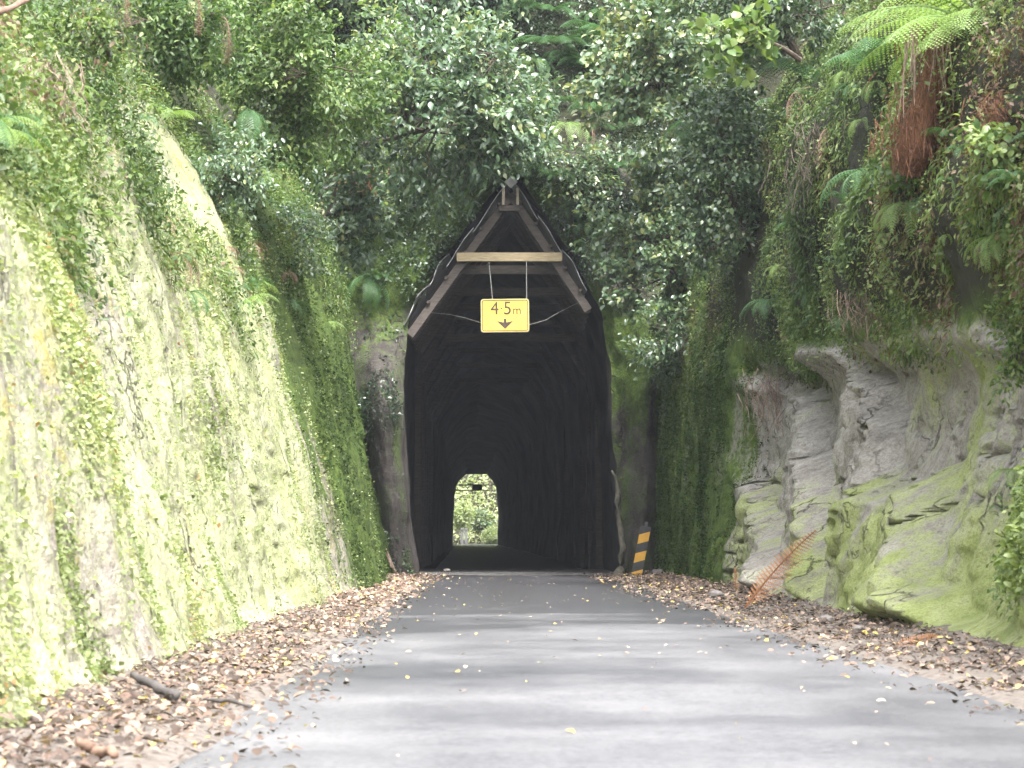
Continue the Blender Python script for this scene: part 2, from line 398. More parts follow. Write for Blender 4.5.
# ------------------------------------------------------------------ cliffs
def gnormals(X, Y, Z):
    p = np.stack([X, Y, Z], -1); a = np.gradient(p, axis=0); b = np.gradient(p, axis=1)
    n = np.cross(a, b); return norm(n)

def ycols(n, lo=-5.0, hi=48.0, y0=3.0):
    t = np.linspace(0, 1, n)
    g = y0 * (hi / y0) ** t
    k = np.linspace(lo, y0, n // 10)[:-1]
    return np.concatenate([k, g])

def drop(Y, a, b): return sm(a, b, Y)

# left cliff: plane leaning back, vertical flutes, then a vegetated bank
yc = ycols(560)
s1 = np.linspace(0, 1, 230)
Yg, Sg = np.meshgrid(yc, s1, indexing='ij')
ztop = np.interp(Yg, [-5, 5, 9, 17, 26, 34, 45], [1.5, 2.0, 2.4, 2.95, 3.45, 4.3, 5.0]) + .3 * fbm(Yg * .35, 0 * Yg, 0 * Yg, 3, 31)
t_w = np.clip(Sg / .68, 0, 1); t_b = np.clip((Sg - .68) / .32, 0, 1)
Zg = -.12 + (ztop + .12) * t_w
lean = np.interp(Yg, [-5, 10, 25, 33, 38, 48], [.27, .27, .25, .18, .13, .10])
Xg = xb_left(Yg) - lean * np.maximum(Zg, 0) - .022 * np.maximum(Zg, 0) ** 1.5
bank_h = np.interp(Yg, [-5, 4, 9, 14, 48], [1.0, 2.0, 7.0, 12, 14])  # unseen bank beside and behind the camera lowered to let sky light in
Zg = Zg + bank_h * t_b ** 1.05
Xg = Xg - 13.0 * t_b ** 1.35
strk = Zg * .25
dl = (.22 * fbm(Yg * .45, Zg * .35, 0 * Yg, 3, 41) + .11 * fbm(Yg * 1.7 + .5 * strk, Zg * .28, 0 * Yg, 4, 42)
      + .05 * fbm(Yg * 5, Zg * 1.1, 0 * Yg, 4, 43, .6) + .02 * fbm(Yg * 14, Zg * 9, 0 * Yg, 3, 44))
crack = np.abs(fbm(Yg * 1.3 + .3 * Zg, Zg * .3, 0 * Yg, 4, 45)); dl = dl - .05 * (1 - sm(0, .05, crack)) * sm(.4, .8, fbm(Yg * .5, Zg * .6, 0 * Yg, 2, 46) + .6)
dl = dl + .9 * t_b * fbm(Yg * .5, Zg * .5, Xg * .5, 3, 47)
Xg = Xg + dl * sm(-.1, .15, Zg) ; Zg = Zg - .25 * dl
algae = .66 + .55 * fbm(Yg * .5, Zg * .3, 0 * Yg, 3, 51) + .5 * np.exp(-((Yg - 21 - 1.2 * Zg) / 2.5) ** 2) - .25 * sm(14, 10, Yg) * sm(2.2, .6, Zg)
mossL = -.15 + 1.15 * sm(26.5, 31.5, Yg + .7 * (Zg - 1.5)) + .55 * sm(-.6, .4, Zg - ztop) * sm(.0, .5, fbm(Yg * .7, Zg, 0 * Yg, 3, 52) + .3) + .45 * fbm(Yg * .8, Zg * .5, 0 * Yg, 3, 53)
soilL = sm(.0, .25, t_b + .10 * fbm(Yg, Zg * 2, 0 * Yg, 3, 54))
LC = dict(X=Xg, Y=Yg, Z=Zg, N=gnormals(Xg, Yg, Zg), tw=t_w, tb=t_b, ztop=ztop, algae=algae, moss=mossL)
tag(mk('left_cliff', np.stack([Xg, Yg, Zg], -1).reshape(-1, 3), grid_faces(*Xg.shape), M['rock_left'], smooth=True,
       attrs=dict(algae=algae, moss=mossL, soil=soilL)), 'tall pale rock cutting streaked with green algae left of the road', 'cliff', kind='structure')

# right cliff: scooped rock under an overhanging planted lip, mossy wall towards the tunnel
s2 = np.linspace(0, 1, 270)
Yg, Sg = np.meshgrid(yc, s2, indexing='ij')
SK = [0, .16, .30, .40, .47, .60, .74, 1]
def prof(keys, col):
    A = np.array([k[1][col] for k in keys]); yk = np.array([k[0] for k in keys])
    rows = np.stack([np.interp(yc, yk, A[:, i]) for i in range(A.shape[1])], 1)
    return np.stack([np.interp(s2, SK, r) for r in rows], 0)
cav = lambda zs, lip: ([0, .42, .80, .98, lip + .62, lip + .42, .85, 7], [-.12, .8 * zs, 1.55 * zs, 2.0 * zs, 2.28 * zs, 3.2 * zs, 4.9 * zs, 14])
keys = [(-5, ([0, .2, .35, .45, .55, .7, 1.2, 7], [-.12, .5, .9, 1.1, 1.3, 1.6, 2.0, 3.0])),  # unseen near end shaped low so the sky lights the cutting
        (8, ([0, .2, .4, .45, .35, .5, 1.1, 7], [-.12, .6, 1.1, 1.5, 1.75, 2.1, 2.6, 5])),
        (13, cav(.82, .08)), (16, cav(.88, .08)), (22, cav(1.05, .08)), (28, cav(1.2, .02)), (33.0, cav(1.25, .0)),
        (35.6, ([0, .06, .12, .16, .2, .35, 1.0, 7], [-.12, 1.0, 1.9, 2.6, 3.2, 4.2, 6, 15])),
        (48, ([0, .04, .08, .12, .2, .5, 1.2, 7], [-.12, 1.2, 2.3, 3.3, 4.0, 5.2, 7, 15]))]
OX = prof(keys, 0); Zg = prof(keys, 1)
k3 = np.ones(9) / 9
def smooth_rows(A):
    B = A.copy()
    for _ in range(2):
        Bp = np.pad(B, ((0, 0), (4, 4)), 'edge'); B = sum(Bp[:, i:i + B.shape[1]] for i in range(9)) / 9
    return B
OX = smooth_rows(OX); Zg = smooth_rows(Zg)
Xg = xb_right(Yg) + OX
cave = sm(12, 15, Yg) * (1 - sm(33, 35.6, Yg)) * (1 - sm(.44, .50, Sg)) * sm(0.05, .2, Zg)
bandc = (Zg - .27 * Yg) / 1.5 + .42 * fbm(Yg * .35, Zg * .5, 0 * Yg, 3, 61)
saw = (bandc - np.floor(bandc)); scal = np.where(saw < .90, (saw / .90) ** 1.3, (1 - saw) / .10)
band2 = (Zg + .35 * Yg) / .8 + .7 * fbm(Yg * .5, Zg * .7, 0 * Yg, 3, 62); saw2 = band2 - np.floor(band2); scal2 = np.where(saw2 < .88, saw2 / .88, (1 - saw2) / .12)
dr = cave * (.40 * (scal - .5) + .14 * fbm(Yg * .7, Zg * .7, 0 * Yg, 3, 63) + .17 * np.abs(fbm(Yg * 1.6 + Zg * .8, Zg * 1.5 - .5 * Yg, 0 * Yg, 4, 75, .6)))
up = sm(.46, .56, Sg)
dr = dr + (.12 * fbm(Yg * .8, Zg * .6, 0 * Yg, 3, 64) + .05 * fbm(Yg * 3, Zg * 1.6, 0 * Yg, 4, 65, .6) + .014 * fbm(Yg * 13, Zg * 12, 0 * Yg, 3, 66)) * sm(0, .2, Zg)
dr = dr + (.30 * fbm(Yg * .9, Zg * .9, 0 * Yg, 4, 67) + .16 * np.maximum(0, fbm(Yg * 2.2, Zg * .3, 0 * Yg, 3, 68))) * up
ck = np.abs(fbm(Yg * .55 + .5 * Zg, Zg * .7 - .16 * Yg, 0 * Yg, 4, 69)); dr = dr - .14 * (1 - sm(0, .035, ck)) * cave
Xg = Xg - dr; Zg = Zg + .12 * up * fbm(Yg * 1.5, 0 * Yg, 0 * Yg, 3, 70)
green = .10 + .5 * (1 - sm(.2, 1.5, Zg - .03 * (Yg - 14))) + .25 * sm(26, 15, Yg) + .8 * fbm(Yg * .8, Zg * .7, 0 * Yg, 5, 71, .65)
mossR = -.2 + .95 * sm(32.3, 35, Yg + .5 * fbm(Yg, Zg, 0 * Yg, 3, 74)) + 1.1 * sm(.42, .50, Sg) + .35 * fbm(Yg * .9, Zg * .7, 0 * Yg, 3, 72) + .35 * sm(2.2, .2, Zg) * sm(24, 31, Yg)
soilR = np.clip(sm(.05, .5, up * (.75 + .6 * fbm(Yg * 1.1, Zg * .6, 0 * Yg, 3, 73))) + sm(.7, .85, Sg), 0, 1)
RC = dict(X=Xg, Y=Yg, Z=Zg, N=-gnormals(Xg, Yg, Zg), S=Sg, up=up, cave=cave, moss=mossR)
tag(mk('right_cliff', np.stack([Xg, Yg, Zg], -1).reshape(-1, 3), grid_faces(*Xg.shape), M['rock_right'], smooth=True,
       attrs=dict(algae=green, moss=mossR, soil=soilR)), 'scooped grey rock face with planted overhang right of the road', 'cliff', kind='structure')

# portal cliff: rings spreading from the tunnel opening
YP = 46.0; PM = F / YP
def pz(py): return H - (py - HOR) / PM
def pxx(px): return (px - 512) / PM
out_px = [(417, 580), (413, 545), (409, 510), (406, 470), (404, 430), (404, 380), (405, 345), (408, 318), (424, 292), (445, 258), (478, 212), (511, 172), (546, 216), (572, 256), (592, 290), (603, 320), (609, 360), (612, 400), (613, 440), (614, 475), (618, 505), (620, 545), (621, 580)]
op = np.array([(pxx(a), pz(b)) for a, b in out_px])
seg = np.concatenate([[0], np.cumsum(np.linalg.norm(np.diff(op, axis=0), axis=1))]); seg /= seg[-1]
tt = np.linspace(0, 1, 220)
inner = np.stack([np.interp(tt, seg, op[:, 0]), np.interp(tt, seg, op[:, 1])], 1)
ang = math.pi * (1 - tt)
outer = np.stack([np.clip(17 * np.cos(ang), -13, 13), np.clip(17 * np.sin(ang), -.3, 14)], 1)
rr = np.concatenate([np.linspace(0, .16, 60), np.linspace(.17, 1, 70)])
IX = inner[None, :, 0] * (1 - rr[:, None]) + outer[None, :, 0] * rr[:, None]
IZ = inner[None, :, 1] * (1 - rr[:, None]) + outer[None, :, 1] * rr[:, None]
d0 = rr[:, None] + 0 * IX
nz = fbm(IX * .7, IZ * .45, 0 * IX, 4, 81)
Yp = YP - .10 + .10 * np.maximum(IZ, 0) ** 1.25 * sm(.05, .35, d0) - .35 * sm(.0, .02, d0) * sm(.10, .03, d0) * sm(4, 5.5, IZ) + .35 * nz * sm(0, .03, d0) + .16 * fbm(IX * 2.5, IZ * 1.2, 0 * IX, 4, 82, .6) + .04 * fbm(IX * 9, IZ * 7, 0 * IX, 3, 83)
# leaning rock buttress at the left foot, smaller one on the right
butt = np.exp(-((IX + 2.05 + .10 * (IZ - 1)) / .42) ** 2) * sm(4.6, 2.6, IZ)
Yp = Yp - 1.7 * butt - .55 * np.exp(-((IX - 2.25) / .3) ** 2) * sm(5, 3.0, IZ)
Yp = Yp - .8 * sm(.02, .10, d0) * sm(5.6, 7.2, IZ) - .25 * sm(.015, .0, d0) * 0
jit = .07 * fbm(IX * 1.6, IZ * 1.6, 0 * IX, 4, 84)
IX2 = IX + jit; IZ2 = IZ + .05 * fbm(IX * 2, IZ * 2, 0 * IX + 5, 3, 85) * sm(.2, .6, IZ)
mossP = .22 + .5 * sm(2.6, 5, IZ) + .8 * fbm(IX * .8, IZ * .55, 0 * IX, 3, 86) - .35 * np.exp(-((IX + 1.9) / .5) ** 2) * sm(4, 2.5, IZ)
soilP = sm(6.5, 8.5, IZ) * .95
PC = dict(X=IX2, Y=Yp, Z=IZ2, N=-gnormals(IX2, Yp, IZ2), d=d0)
if PC['N'][20, 110, 1] > 0: PC['N'] = -PC['N']
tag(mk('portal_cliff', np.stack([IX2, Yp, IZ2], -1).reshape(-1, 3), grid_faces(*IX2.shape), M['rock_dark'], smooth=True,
       attrs=dict(algae=.45 + 0 * IX, moss=mossP, soil=soilP)), 'dark damp mossy rock face around the tunnel mouth', 'cliff', kind='structure')

# tunnel bore: from the opening to the far mouth
YE = 184.6; EM = F / YE
exit_px = [(453, 547), (452.5, 535), (453, 520), (452.8, 512), (454.5, 500), (455, 487), (459, 481), (466, 474.5), (475, 474.3), (487, 474.3), (492, 480), (496, 487), (497, 500), (498.5, 515), (497.5, 530), (497.5, 547)]
ep = np.array([((a - 512) / EM, H - (b - HOR) / EM) for a, b in exit_px])
sg = np.concatenate([[0], np.cumsum(np.linalg.norm(np.diff(ep, axis=0), axis=1))]); sg /= sg[-1]
te = np.interp(tt, seg, np.linspace(0, 1, len(seg))); se = np.interp(np.linspace(0, 1, len(sg)), np.linspace(0, 1, len(sg)), np.linspace(0, 1, len(sg)))
exitp = np.stack([np.interp(te, se, ep[:, 0]), np.interp(te, se, ep[:, 1])], 1)
dep = np.concatenate([np.linspace(0, .08, 90), np.linspace(.083, 1, 160)])
q = sm(0, .10, dep)[:, None] * .55 + dep[:, None] * .45
Dd = dep[:, None]
# bore axis runs straight from one mouth to the other; the section changes from the pointed portal to the lower lined bore
cI, cE = np.array([.06, 0]), np.array([(475.5 - 512) / EM, 0])
offI = inner - cI; offE = exitp - cE
widen = 1 + .10 * sm(0, .03, dep) * sm(1.0, .9, dep)
TX = cI[0] * (1 - Dd) + cE[0] * Dd + (offI[None, :, 0] * (1 - q) + offE[None, :, 0] * q) * widen[:, None]
TZ = (offI[None, :, 1] * (1 - q) + offE[None, :, 1] * q) * (1 + .06 * (widen - 1) / .1)[:, None]
TY = YP + (YE - YP) * Dd + 0 * TX
en = sm(0, .004, Dd) * sm(1, .99, Dd)
TX = TX + en * .18 * fbm(TX * .6, TY * .35, TZ * .6, 4, 91) + (1 - en) * (jit[0][None] * (Dd < .5))
TZ = TZ + en * .10 * fbm(TX * .6, TY * .35, TZ * .6 + 9, 4, 92) * (TZ > .3)
TY[0] = Yp[0]; TX[0] = IX2[0]; TZ[0] = IZ2[0]
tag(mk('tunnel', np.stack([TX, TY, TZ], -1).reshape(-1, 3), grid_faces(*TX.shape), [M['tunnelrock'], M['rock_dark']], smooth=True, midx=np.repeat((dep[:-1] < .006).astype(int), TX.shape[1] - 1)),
    'long dark rock bore with daylight at its far end', 'tunnel', kind='structure')

# hill over the bore and the far mouth
hx = np.linspace(-70, 70, 90); hy = np.linspace(48, 186.5, 90)
HY, HX = np.meshgrid(hy, hx, indexing='ij')
hz = 11 + 14 * np.sin(np.clip((HY - 48) / 138, 0, 1) * math.pi) ** .7 + 2 * fbm(HX * .08, HY * .08, 0 * HX, 3, 95) + .12 * np.abs(HX)
tag(mk('hill', np.stack([HX, HY, hz], -1).reshape(-1, 3), grid_faces(*HX.shape), M['soil'], smooth=True), 'wooded hill above the tunnel', 'hill', kind='structure')
ao = np.stack([np.clip(90 * np.cos(ang), -70, 70), np.clip(90 * np.sin(ang), -.3, 26)], 1)
r2 = np.linspace(0, 1, 24)[:, None]
EX = exitp[None, :, 0] * (1 - r2) + ao[None, :, 0] * r2; EZ = exitp[None, :, 1] * (1 - r2) + ao[None, :, 1] * r2
EYY = YE + .3 * fbm(EX * .5, EZ * .5, 0 * EX, 3, 96) * sm(0, .1, r2) + .05 * EZ * sm(0, .3, r2)
tag(mk('far_cliff', np.stack([EX, EYY, EZ], -1).reshape(-1, 3), grid_faces(*EX.shape), M['soil'], smooth=True), 'rock face at the far mouth of the tunnel', 'cliff', kind='structure')
by = np.linspace(0, 1, 40); bx = np.linspace(-30, 26, 60)
BB, BX = np.meshgrid(by, bx, indexing='ij')
BYY = 212 + 34 * BB + 1.5 * fbm(BX * .2, BB * 3, 0 * BX, 3, 97); BZ = -.05 + 26 * BB ** .9
tag(mk('far_hillside', np.stack([BX, BYY, BZ], -1).reshape(-1, 3), grid_faces(*BX.shape), M['soil'], smooth=True), 'steep bushy hillside seen through the far mouth', 'hill', kind='structure')

# ------------------------------------------------------------------ tunnel mouth: timber frame, iron roof
apx, apz = pxx(511), pz(186)
lex, lez = pxx(413), pz(322)
rex, rez = pxx(593), pz(308)
roof = thing('tunnel_canopy', 'steep gabled timber and iron canopy framing the tunnel mouth', 'tunnel canopy', (0, YP, 0))
YF = -.22      # front plane relative to portal
def lerp(a, b, t): return np.asarray(a) * (1 - t) + np.asarray(b) * t
A_, L_, R_ = np.array((apx, apz)), np.array((lex, lez)), np.array((rex, rez))
def pt(q, y): return (q[0], y, q[1])
depth_sets = [YF + .08, .55, 1.7, 2.9, 4.2]
for k, y in enumerate(depth_sets):
    for (E, sgn) in ((L_, -1), (R_, 1)):
        inn = np.array((-sgn * .81, -.58)) * .105
        a = lerp(A_, E, .05) + inn; e = lerp(A_, E, 1.08 if sgn < 0 else 1.0) + inn
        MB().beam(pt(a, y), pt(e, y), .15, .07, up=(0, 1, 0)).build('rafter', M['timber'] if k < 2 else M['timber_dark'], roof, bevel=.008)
# collar beams
def collar(zpy, x0, x1, y, h, mat, w=.07, tilt=0):
    z = pz(zpy)
    MB().beam((pxx(x0), y, z), (pxx(x1), y, z + tilt), h, w, up=(0, 1, 0)).build('collar_beam', mat, roof, bevel=.008)
collar(258.5, 457, 562, YF - .01, .155, M['timber_pale'])
collar(269.5, 455, 566, YF + .30, .15, M['timber'])
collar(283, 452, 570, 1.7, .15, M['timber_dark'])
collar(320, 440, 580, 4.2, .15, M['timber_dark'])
collar(210, 499, 520, YF - .01, .10, M['timber'])
for px in (503.5, 517.5):
    MB().beam((pxx(px), YF - .06, pz(190)), (pxx(px), YF - .06, pz(207)), .05, .05, up=(0, 1, 0)).build('strut', M['bark_pale'], roof, bevel=.006)
# vertical posts under the eaves, half sunk into the rock
# corrugated iron sheets, each overlapping its neighbour down the slope
def sheet(E, t0, t1, lift, y0, y1, jag=0, curl=0.03):
    a = lerp(A_, E, t0); b = lerp(A_, E, t1)
    d = b - a; L = np.linalg.norm(d); d = d / L; n = np.array((-d[1], d[0]))
    if n[1] < 0: n = -n
    nu = 14; nv = 60
    uu = np.linspace(0, 1, nu); vv = np.linspace(0, 1, nv)
    Vv = []
    for th in (0, .012):
        ug, vg = np.meshgrid(uu, vv, indexing='ij')
        yy = y0 + (y1 - y0) * vg - (jag * .10 * fbm(ug * 6, 0 * ug, 0 * ug, 2, int(t0 * 50)) * (1 - vg))
        cor = .014 * np.sin(vg * (y1 - y0) / .076 * 2 * math.pi)
        q = a[None, None] + d * (ug * L)[..., None] + n * (lift + cor + th + curl * np.exp(-vg * 9) * (.6 + .4 * np.sin(ug * 5)))[..., None]
        Vv.append(np.stack([q[..., 0], yy, q[..., 1]], -1).reshape(-1, 3))
    g = grid_faces(nu, nv); N = nu * nv
    edge = []
    for j in range(nv - 1): edge += [(j, j + 1, N + j + 1, N + j), ((nu - 1) * nv + j, N + (nu - 1) * nv + j, N + (nu - 1) * nv + j + 1, (nu - 1) * nv + j + 1)]
    for i in range(nu - 1): edge += [(i * nv, N + i * nv, N + (i + 1) * nv, (i + 1) * nv)]
    mk('roof_sheet', np.vstack(Vv), np.vstack([g, g[:, ::-1] + N, np.array(edge)]), M['iron'], roof)
for (E, ts) in ((L_, [(0, .36, .0, 0), (.34, .62, .025, .3), (.55, .78, .055, 1), (.76, 1.05, .02, 1)]), (R_, [(0, .30, 0, 0), (.28, .58, .022, .2), (.56, .88, .01, .6)])):
    for (a, b, l, j) in ts: sheet(E, a, b, l + .03, YF - .06, 4.6, j, (.12) if j == 1 else (.09 if j > .5 else .04))
# battens seen edge-on under the sheets
for E in (L_, R_):
    for t in (.12, .30, .48, .66, .84):
        q = lerp(A_, E, t); n = np.array((0, -.05))
        MB().beam(pt(q + n, YF - .02), pt(q + n, 4.6), .05, .06, up=(1, 0, 1)).build('batten', M['timber_dark'], roof)
MB().box((apx, YF - .09, apz + .03), (.17, .05, .17), np.array([[.707, 0, -.707], [0, 1, 0], [.707, 0, .707]])).build('ridge_cap', M['iron'], roof, bevel=.008)

# timber sets deeper in the bore
for k, y in enumerate((7, 10.5, 14, 18, 23, 29)):
    fr = thing('timber_set', ['first', 'second', 'third', 'fourth', 'fifth', 'sixth'][k] + ' dark timber support frame inside the tunnel counted from the mouth', 'timber frame', (0, YP + y, 0), 'timber frames lining the tunnel')
    cx = cI[0] + (cE[0] - cI[0]) * y / (YE - YP)
    zc = 5.35 - .06 * k * .6; hw = 1.05
    MB().beam((cx - hw, 0, zc), (cx + hw, 0, zc), .14, .16, up=(0, 1, 0)).build('cross_beam', M['timber_dark'], fr, bevel=.008)
    for s in (-1, 1):
        MB().beam((cx + s * hw, 0, zc), (cx + s * 1.80, 0, zc - 1.25), .14, .16, up=(0, 1, 0)).build('brace', M['timber_dark'], fr, bevel=.008)
        MB().beam((cx + s * 1.82, 0, zc - 1.2), (cx + s * 1.86, 0, -.05), .14, .16, up=(0, 1, 0)).build('post', M['timber_dark'], fr, bevel=.008)

# ------------------------------------------------------------------ clearance sign
def rrect(w, h, r, n=6):
    pts = []
    for cx, cz, a0 in ((w / 2 - r, h / 2 - r, 0), (-w / 2 + r, h / 2 - r, 90), (-w / 2 + r, -h / 2 + r, 180), (w / 2 - r, -h / 2 + r, 270)):
        for i in range(n + 1):
            a = math.radians(a0 + 90 * i / n); pts.append((cx + r * math.cos(a), cz + r * math.sin(a)))
    return np.array(pts)
def slab(pts, y0, y1):
    n = len(pts); V = np.vstack([np.c_[pts[:, 0], np.full(n, y0), pts[:, 1]], np.c_[pts[:, 0], np.full(n, y1), pts[:, 1]], [[pts[:, 0].mean(), y0, pts[:, 1].mean()]], [[pts[:, 0].mean(), y1, pts[:, 1].mean()]]])
    i = np.arange(n); k = (i + 1) % n
    return V, np.stack([i, k, n + k, n + i], 1), np.vstack([np.stack([k, i, np.full(n, 2 * n)], 1), np.stack([n + i, n + k, np.full(n, 2 * n + 1)], 1)])
def ring(po, pi, y0):
    n = len(po); V = np.vstack([np.c_[po[:, 0], np.full(n, y0), po[:, 1]], np.c_[pi[:, 0], np.full(n, y0), pi[:, 1]]]); i = np.arange(n); k = (i + 1) % n
    return V, np.stack([i, k, n + k, n + i], 1)
YS = YP - .30; SM_ = F / YS
sw, sh = 48.5 / SM_, 33.5 / SM_
scx, scz = (505 - 512) / SM_, H - (315.5 - HOR) / SM_
sign = thing('clearance_sign', 'yellow clearance sign reading 4·5 m hung from the pale beam', 'sign', (scx, YS, scz))
sign.rotation_euler = (math.radians(2), math.radians(-.6), 0)
V, Q, T = slab(rrect(sw, sh, .05), 0, .025); MB().add(V, Q, T).build('plate', M['sign_rim'], sign)
V, Q, T = slab(rrect(sw - .022, sh - .022, .045), -.003, .001); MB().add(V, Q, T).build('face', M['yellow'], sign)
V, Q = ring(rrect(sw - .045, sh - .045, .04), rrect(sw - .072, sh - .072, .03), -.0055); MB().add(V, Q).build('border', M['sign_dark'], sign)
def text_mesh(body, size, x, z, sx=1.0):
    cu = bpy.data.curves.new('t', 'FONT'); cu.body = body; cu.size = size; cu.extrude = .0015
    o = bpy.data.objects.new('t', cu); COL.objects.link(o)
    me = bpy.data.meshes.new_from_object(o)
    vs = np.array([v.co[:] for v in me.vertices]); fs = [tuple(p.vertices) for p in me.polygons]
    bpy.data.objects.remove(o); bpy.data.curves.remove(cu); bpy.data.meshes.remove(me)
    return np.c_[vs[:, 0] * sx + x, -.006 - vs[:, 2], vs[:, 1] + z], fs
lv, lf = [], []; nn = 0
k = sw / 48.5
for body, size, x, z, sxx in (('4', 18.5 * k, -14.6 * k, 1.2 * k, .95), ('5', 18.5 * k, -1.8 * k, 1.2 * k, .95), ('m', 12.5 * k, 7.6 * k, 1.2 * k, .92)):
    v, f_ = text_mesh(body, size, x, z, sxx); lv.append(v); lf += [tuple(i + nn for i in t) for t in f_]; nn += len(v)
dv, dq, dt = slab(rrect(1.6 * k, 1.6 * k, .7 * k, 4) + np.array((-3.6 * k, 7 * k)), -.0075, -.0045)
lv.append(dv); lf += [tuple(int(i) + nn for i in t) for t in dq] + [tuple(int(i) + nn for i in t) for t in dt]; nn += len(dv)
me = bpy.data.meshes.new('lettering'); me.from_pydata(np.vstack(lv).tolist(), [], lf); me.materials.append(M['sign_dark'])
lo = bpy.data.objects.new('lettering', me); COL.objects.link(lo); lo.parent = sign
ar = np.array([(-1.3, -3.2), (-1.3, -7.0), (-8.2, -5.4), (-.0, -13.4), (8.2, -5.4), (1.3, -7.0), (1.3, -3.2)]) * k
n = len(ar); V = np.vstack([np.c_[ar[:, 0], np.full(n, -.0045), ar[:, 1]], np.c_[ar[:, 0], np.full(n, -.0075), ar[:, 1]]])
me = bpy.data.meshes.new('arrow'); me.from_pydata(V.tolist(), [], [tuple(range(n, 2 * n)), tuple(range(n - 1, -1, -1))] + [(i, (i + 1) % n, n + (i + 1) % n, n + i) for i in range(n)])
me.materials.append(M['sign_dark']); ao_ = bpy.data.objects.new('arrow', me); COL.objects.link(ao_); ao_.parent = sign
def loc(px, py, Y, base): p = P(px, py, Y); return p - np.array(base)
bs = (scx, YS, scz)
for (a, b) in (((489.5, 262), (492.8, 300)), ((527, 262), (526.8, 300))):
    MB().tube([loc(*a, YS + .0, bs), loc(*b, YS + .01, bs)], .0075, 6).build('hanger_rod', M['galv'], sign)
for pts in (((482, 323), (466, 318), (450, 314.5), (424, 312)), ((529, 325), (545, 321), (560, 313), (581, 303))):
    MB().tube([loc(a, b, YS + .02 + .15 * i, bs) for i, (a, b) in enumerate(pts)], .0032, 5).build('stay_wire', M['galv'], sign)

# far-mouth sign seen from behind, with its bars
fs = thing('far_sign', 'small dark sign board on two bars across the far tunnel mouth', 'sign', (0, YE - 1.2, 0))
e = F / (YE - 1.2)
fx = lambda px: (px - 512) / e
fz = lambda py: H - (py - HOR) / e
MB().box((fx(477.3), 0, fz(487.3)), (10 / e, .06, 6.2 / e)).build('board', M['sign_back'], fs)
for (y, x0, x1, w) in ((485, 453, 498, .10), (490.2, 453, 489, .05)):
    MB().beam((fx(x0), .05, fz(y)), (fx(x1), .05, fz(y)), .08, w, up=(0, 1, 0)).build('bar', M['sign_back'], fs)
for i, px in enumerate((462, 466)):
    Y = 199; kk = F / Y
    t = thing('marker_post', ['left', 'right'][i] + ' one of two white marker posts beyond the far tunnel mouth', 'post', ((px - 512) / kk, Y, 0), 'white posts beyond the tunnel')
    MB().box((0, 0, .62), (.22, .05, 1.24)).build('shaft', M['white'], t, bevel=.012)
    MB().box((0, -.03, 1.05), (.10, .012, .16)).build('reflector', M['galv'], t)

# hazard marker at the right of the mouth
hb = P(636, 579, 43.6); hm = thing('hazard_marker', 'tilted yellow and black striped hazard marker right of tunnel mouth', 'marker', (hb[0], hb[1], 0))
hm.rotation_euler = (math.radians(-2), math.radians(11), math.radians(-8))
w, h = .175, .84; mbv = []; mq = []; mi = []
cuts = np.arange(0, 5.01) * (h / 5)
nst = 6
V = []; Q = []; mi = []
sl = .085
zb = [0]
edges = [(-.06 if i == 0 else i * h / 5) for i in range(6)]
def cl(z): return min(max(z, 0), h)
for i in range(6):
    z0 = (i - .5) * h / 5.2; z1 = (i + .5) * h / 5.2
    c = [(-w / 2, cl(z0 - sl / 2)), (w / 2, cl(z0 + sl / 2)), (w / 2, cl(z1 + sl / 2)), (-w / 2, cl(z1 - sl / 2))]
    n = len(V); V += [(x, 0, z + .03) for x, z in c]; Q.append((n, n + 1, n + 2, n + 3)); mi.append(0 if i % 2 == 0 else 1)
n = len(V); V += [(-w / 2, .02, .03), (w / 2, .02, .03), (w / 2, .02, h + .03), (-w / 2, .02, h + .03), (-w / 2, .001, .03), (w / 2, .001, .03), (w / 2, .001, h + .03), (-w / 2, .001, h + .03)]
Q += [(n + 1, n, n + 3, n + 2), (n, n + 1, n + 5, n + 4), (n + 1, n + 2, n + 6, n + 5), (n + 2, n + 3, n + 7, n + 6), (n + 3, n, n + 4, n + 7)]; mi += [1] * 5
mk('board', V, np.array(Q), [M['chevron_yellow'], M['chevron_black']], hm, midx=mi)
MB().beam((0, .05, -.12), (0, .05, .95), .05, .07, up=(0, 1, 0)).build('post', M['wood_grey'], hm, bevel=.006)

# ------------------------------------------------------------------ roots, sticks, logs, stones
def single(name, label, cat, pts, rad, mat, n=7, group=None, noise_=.0):
    pts = np.array(pts, float); tq = np.linspace(0, 1, max(10, len(pts) * 3)); t0 = np.linspace(0, 1, len(pts))
    pp = np.stack([np.interp(tq, t0, pts[:, i]) for i in range(3)], 1)
    r = np.interp(tq, np.linspace(0, 1, len(rad)), rad)
    if noise_: pp = pp + noise_ * np.stack([fbm(tq * 6, 0 * tq + i, 0 * tq + len(label), 3, i) for i in range(3)], 1)
    base = pp[0].copy(); o = MB().tube(pp - base, r * (1 + .25 * fbm(tq * 9, 0 * tq, 0 * tq, 2, 7)), n).build(name, mat, smooth=True); o.location = base
    return tag(o, label, cat, group)
single('tree_root', 'pale thick root running down the right edge of tunnel mouth', 'root', [P(614, 470, 45.2), P(618, 500, 45.0), P(622, 530, 44.9), P(619, 560, 44.8), P(618, 582, 44.7)], [.02, .05, .06, .06, .09], M['root'], noise_=.12)
for i, (a, b, l) in enumerate((((369, 518), (396, 572), 'longer pale stick leaning on the dark rock left of tunnel'), ((376, 530), (392, 568), 'shorter pale stick leaning on the dark rock left of tunnel'))):
    single('fallen_stick', l, 'stick', [P(*b, 42.6), P((a[0] + b[0]) / 2 + 1, (a[1] + b[1]) / 2, 42.8), P(*a, 43.0)], [.022, .02, .012], M['stalk'], 6, 'sticks leaning left of the tunnel', .02)
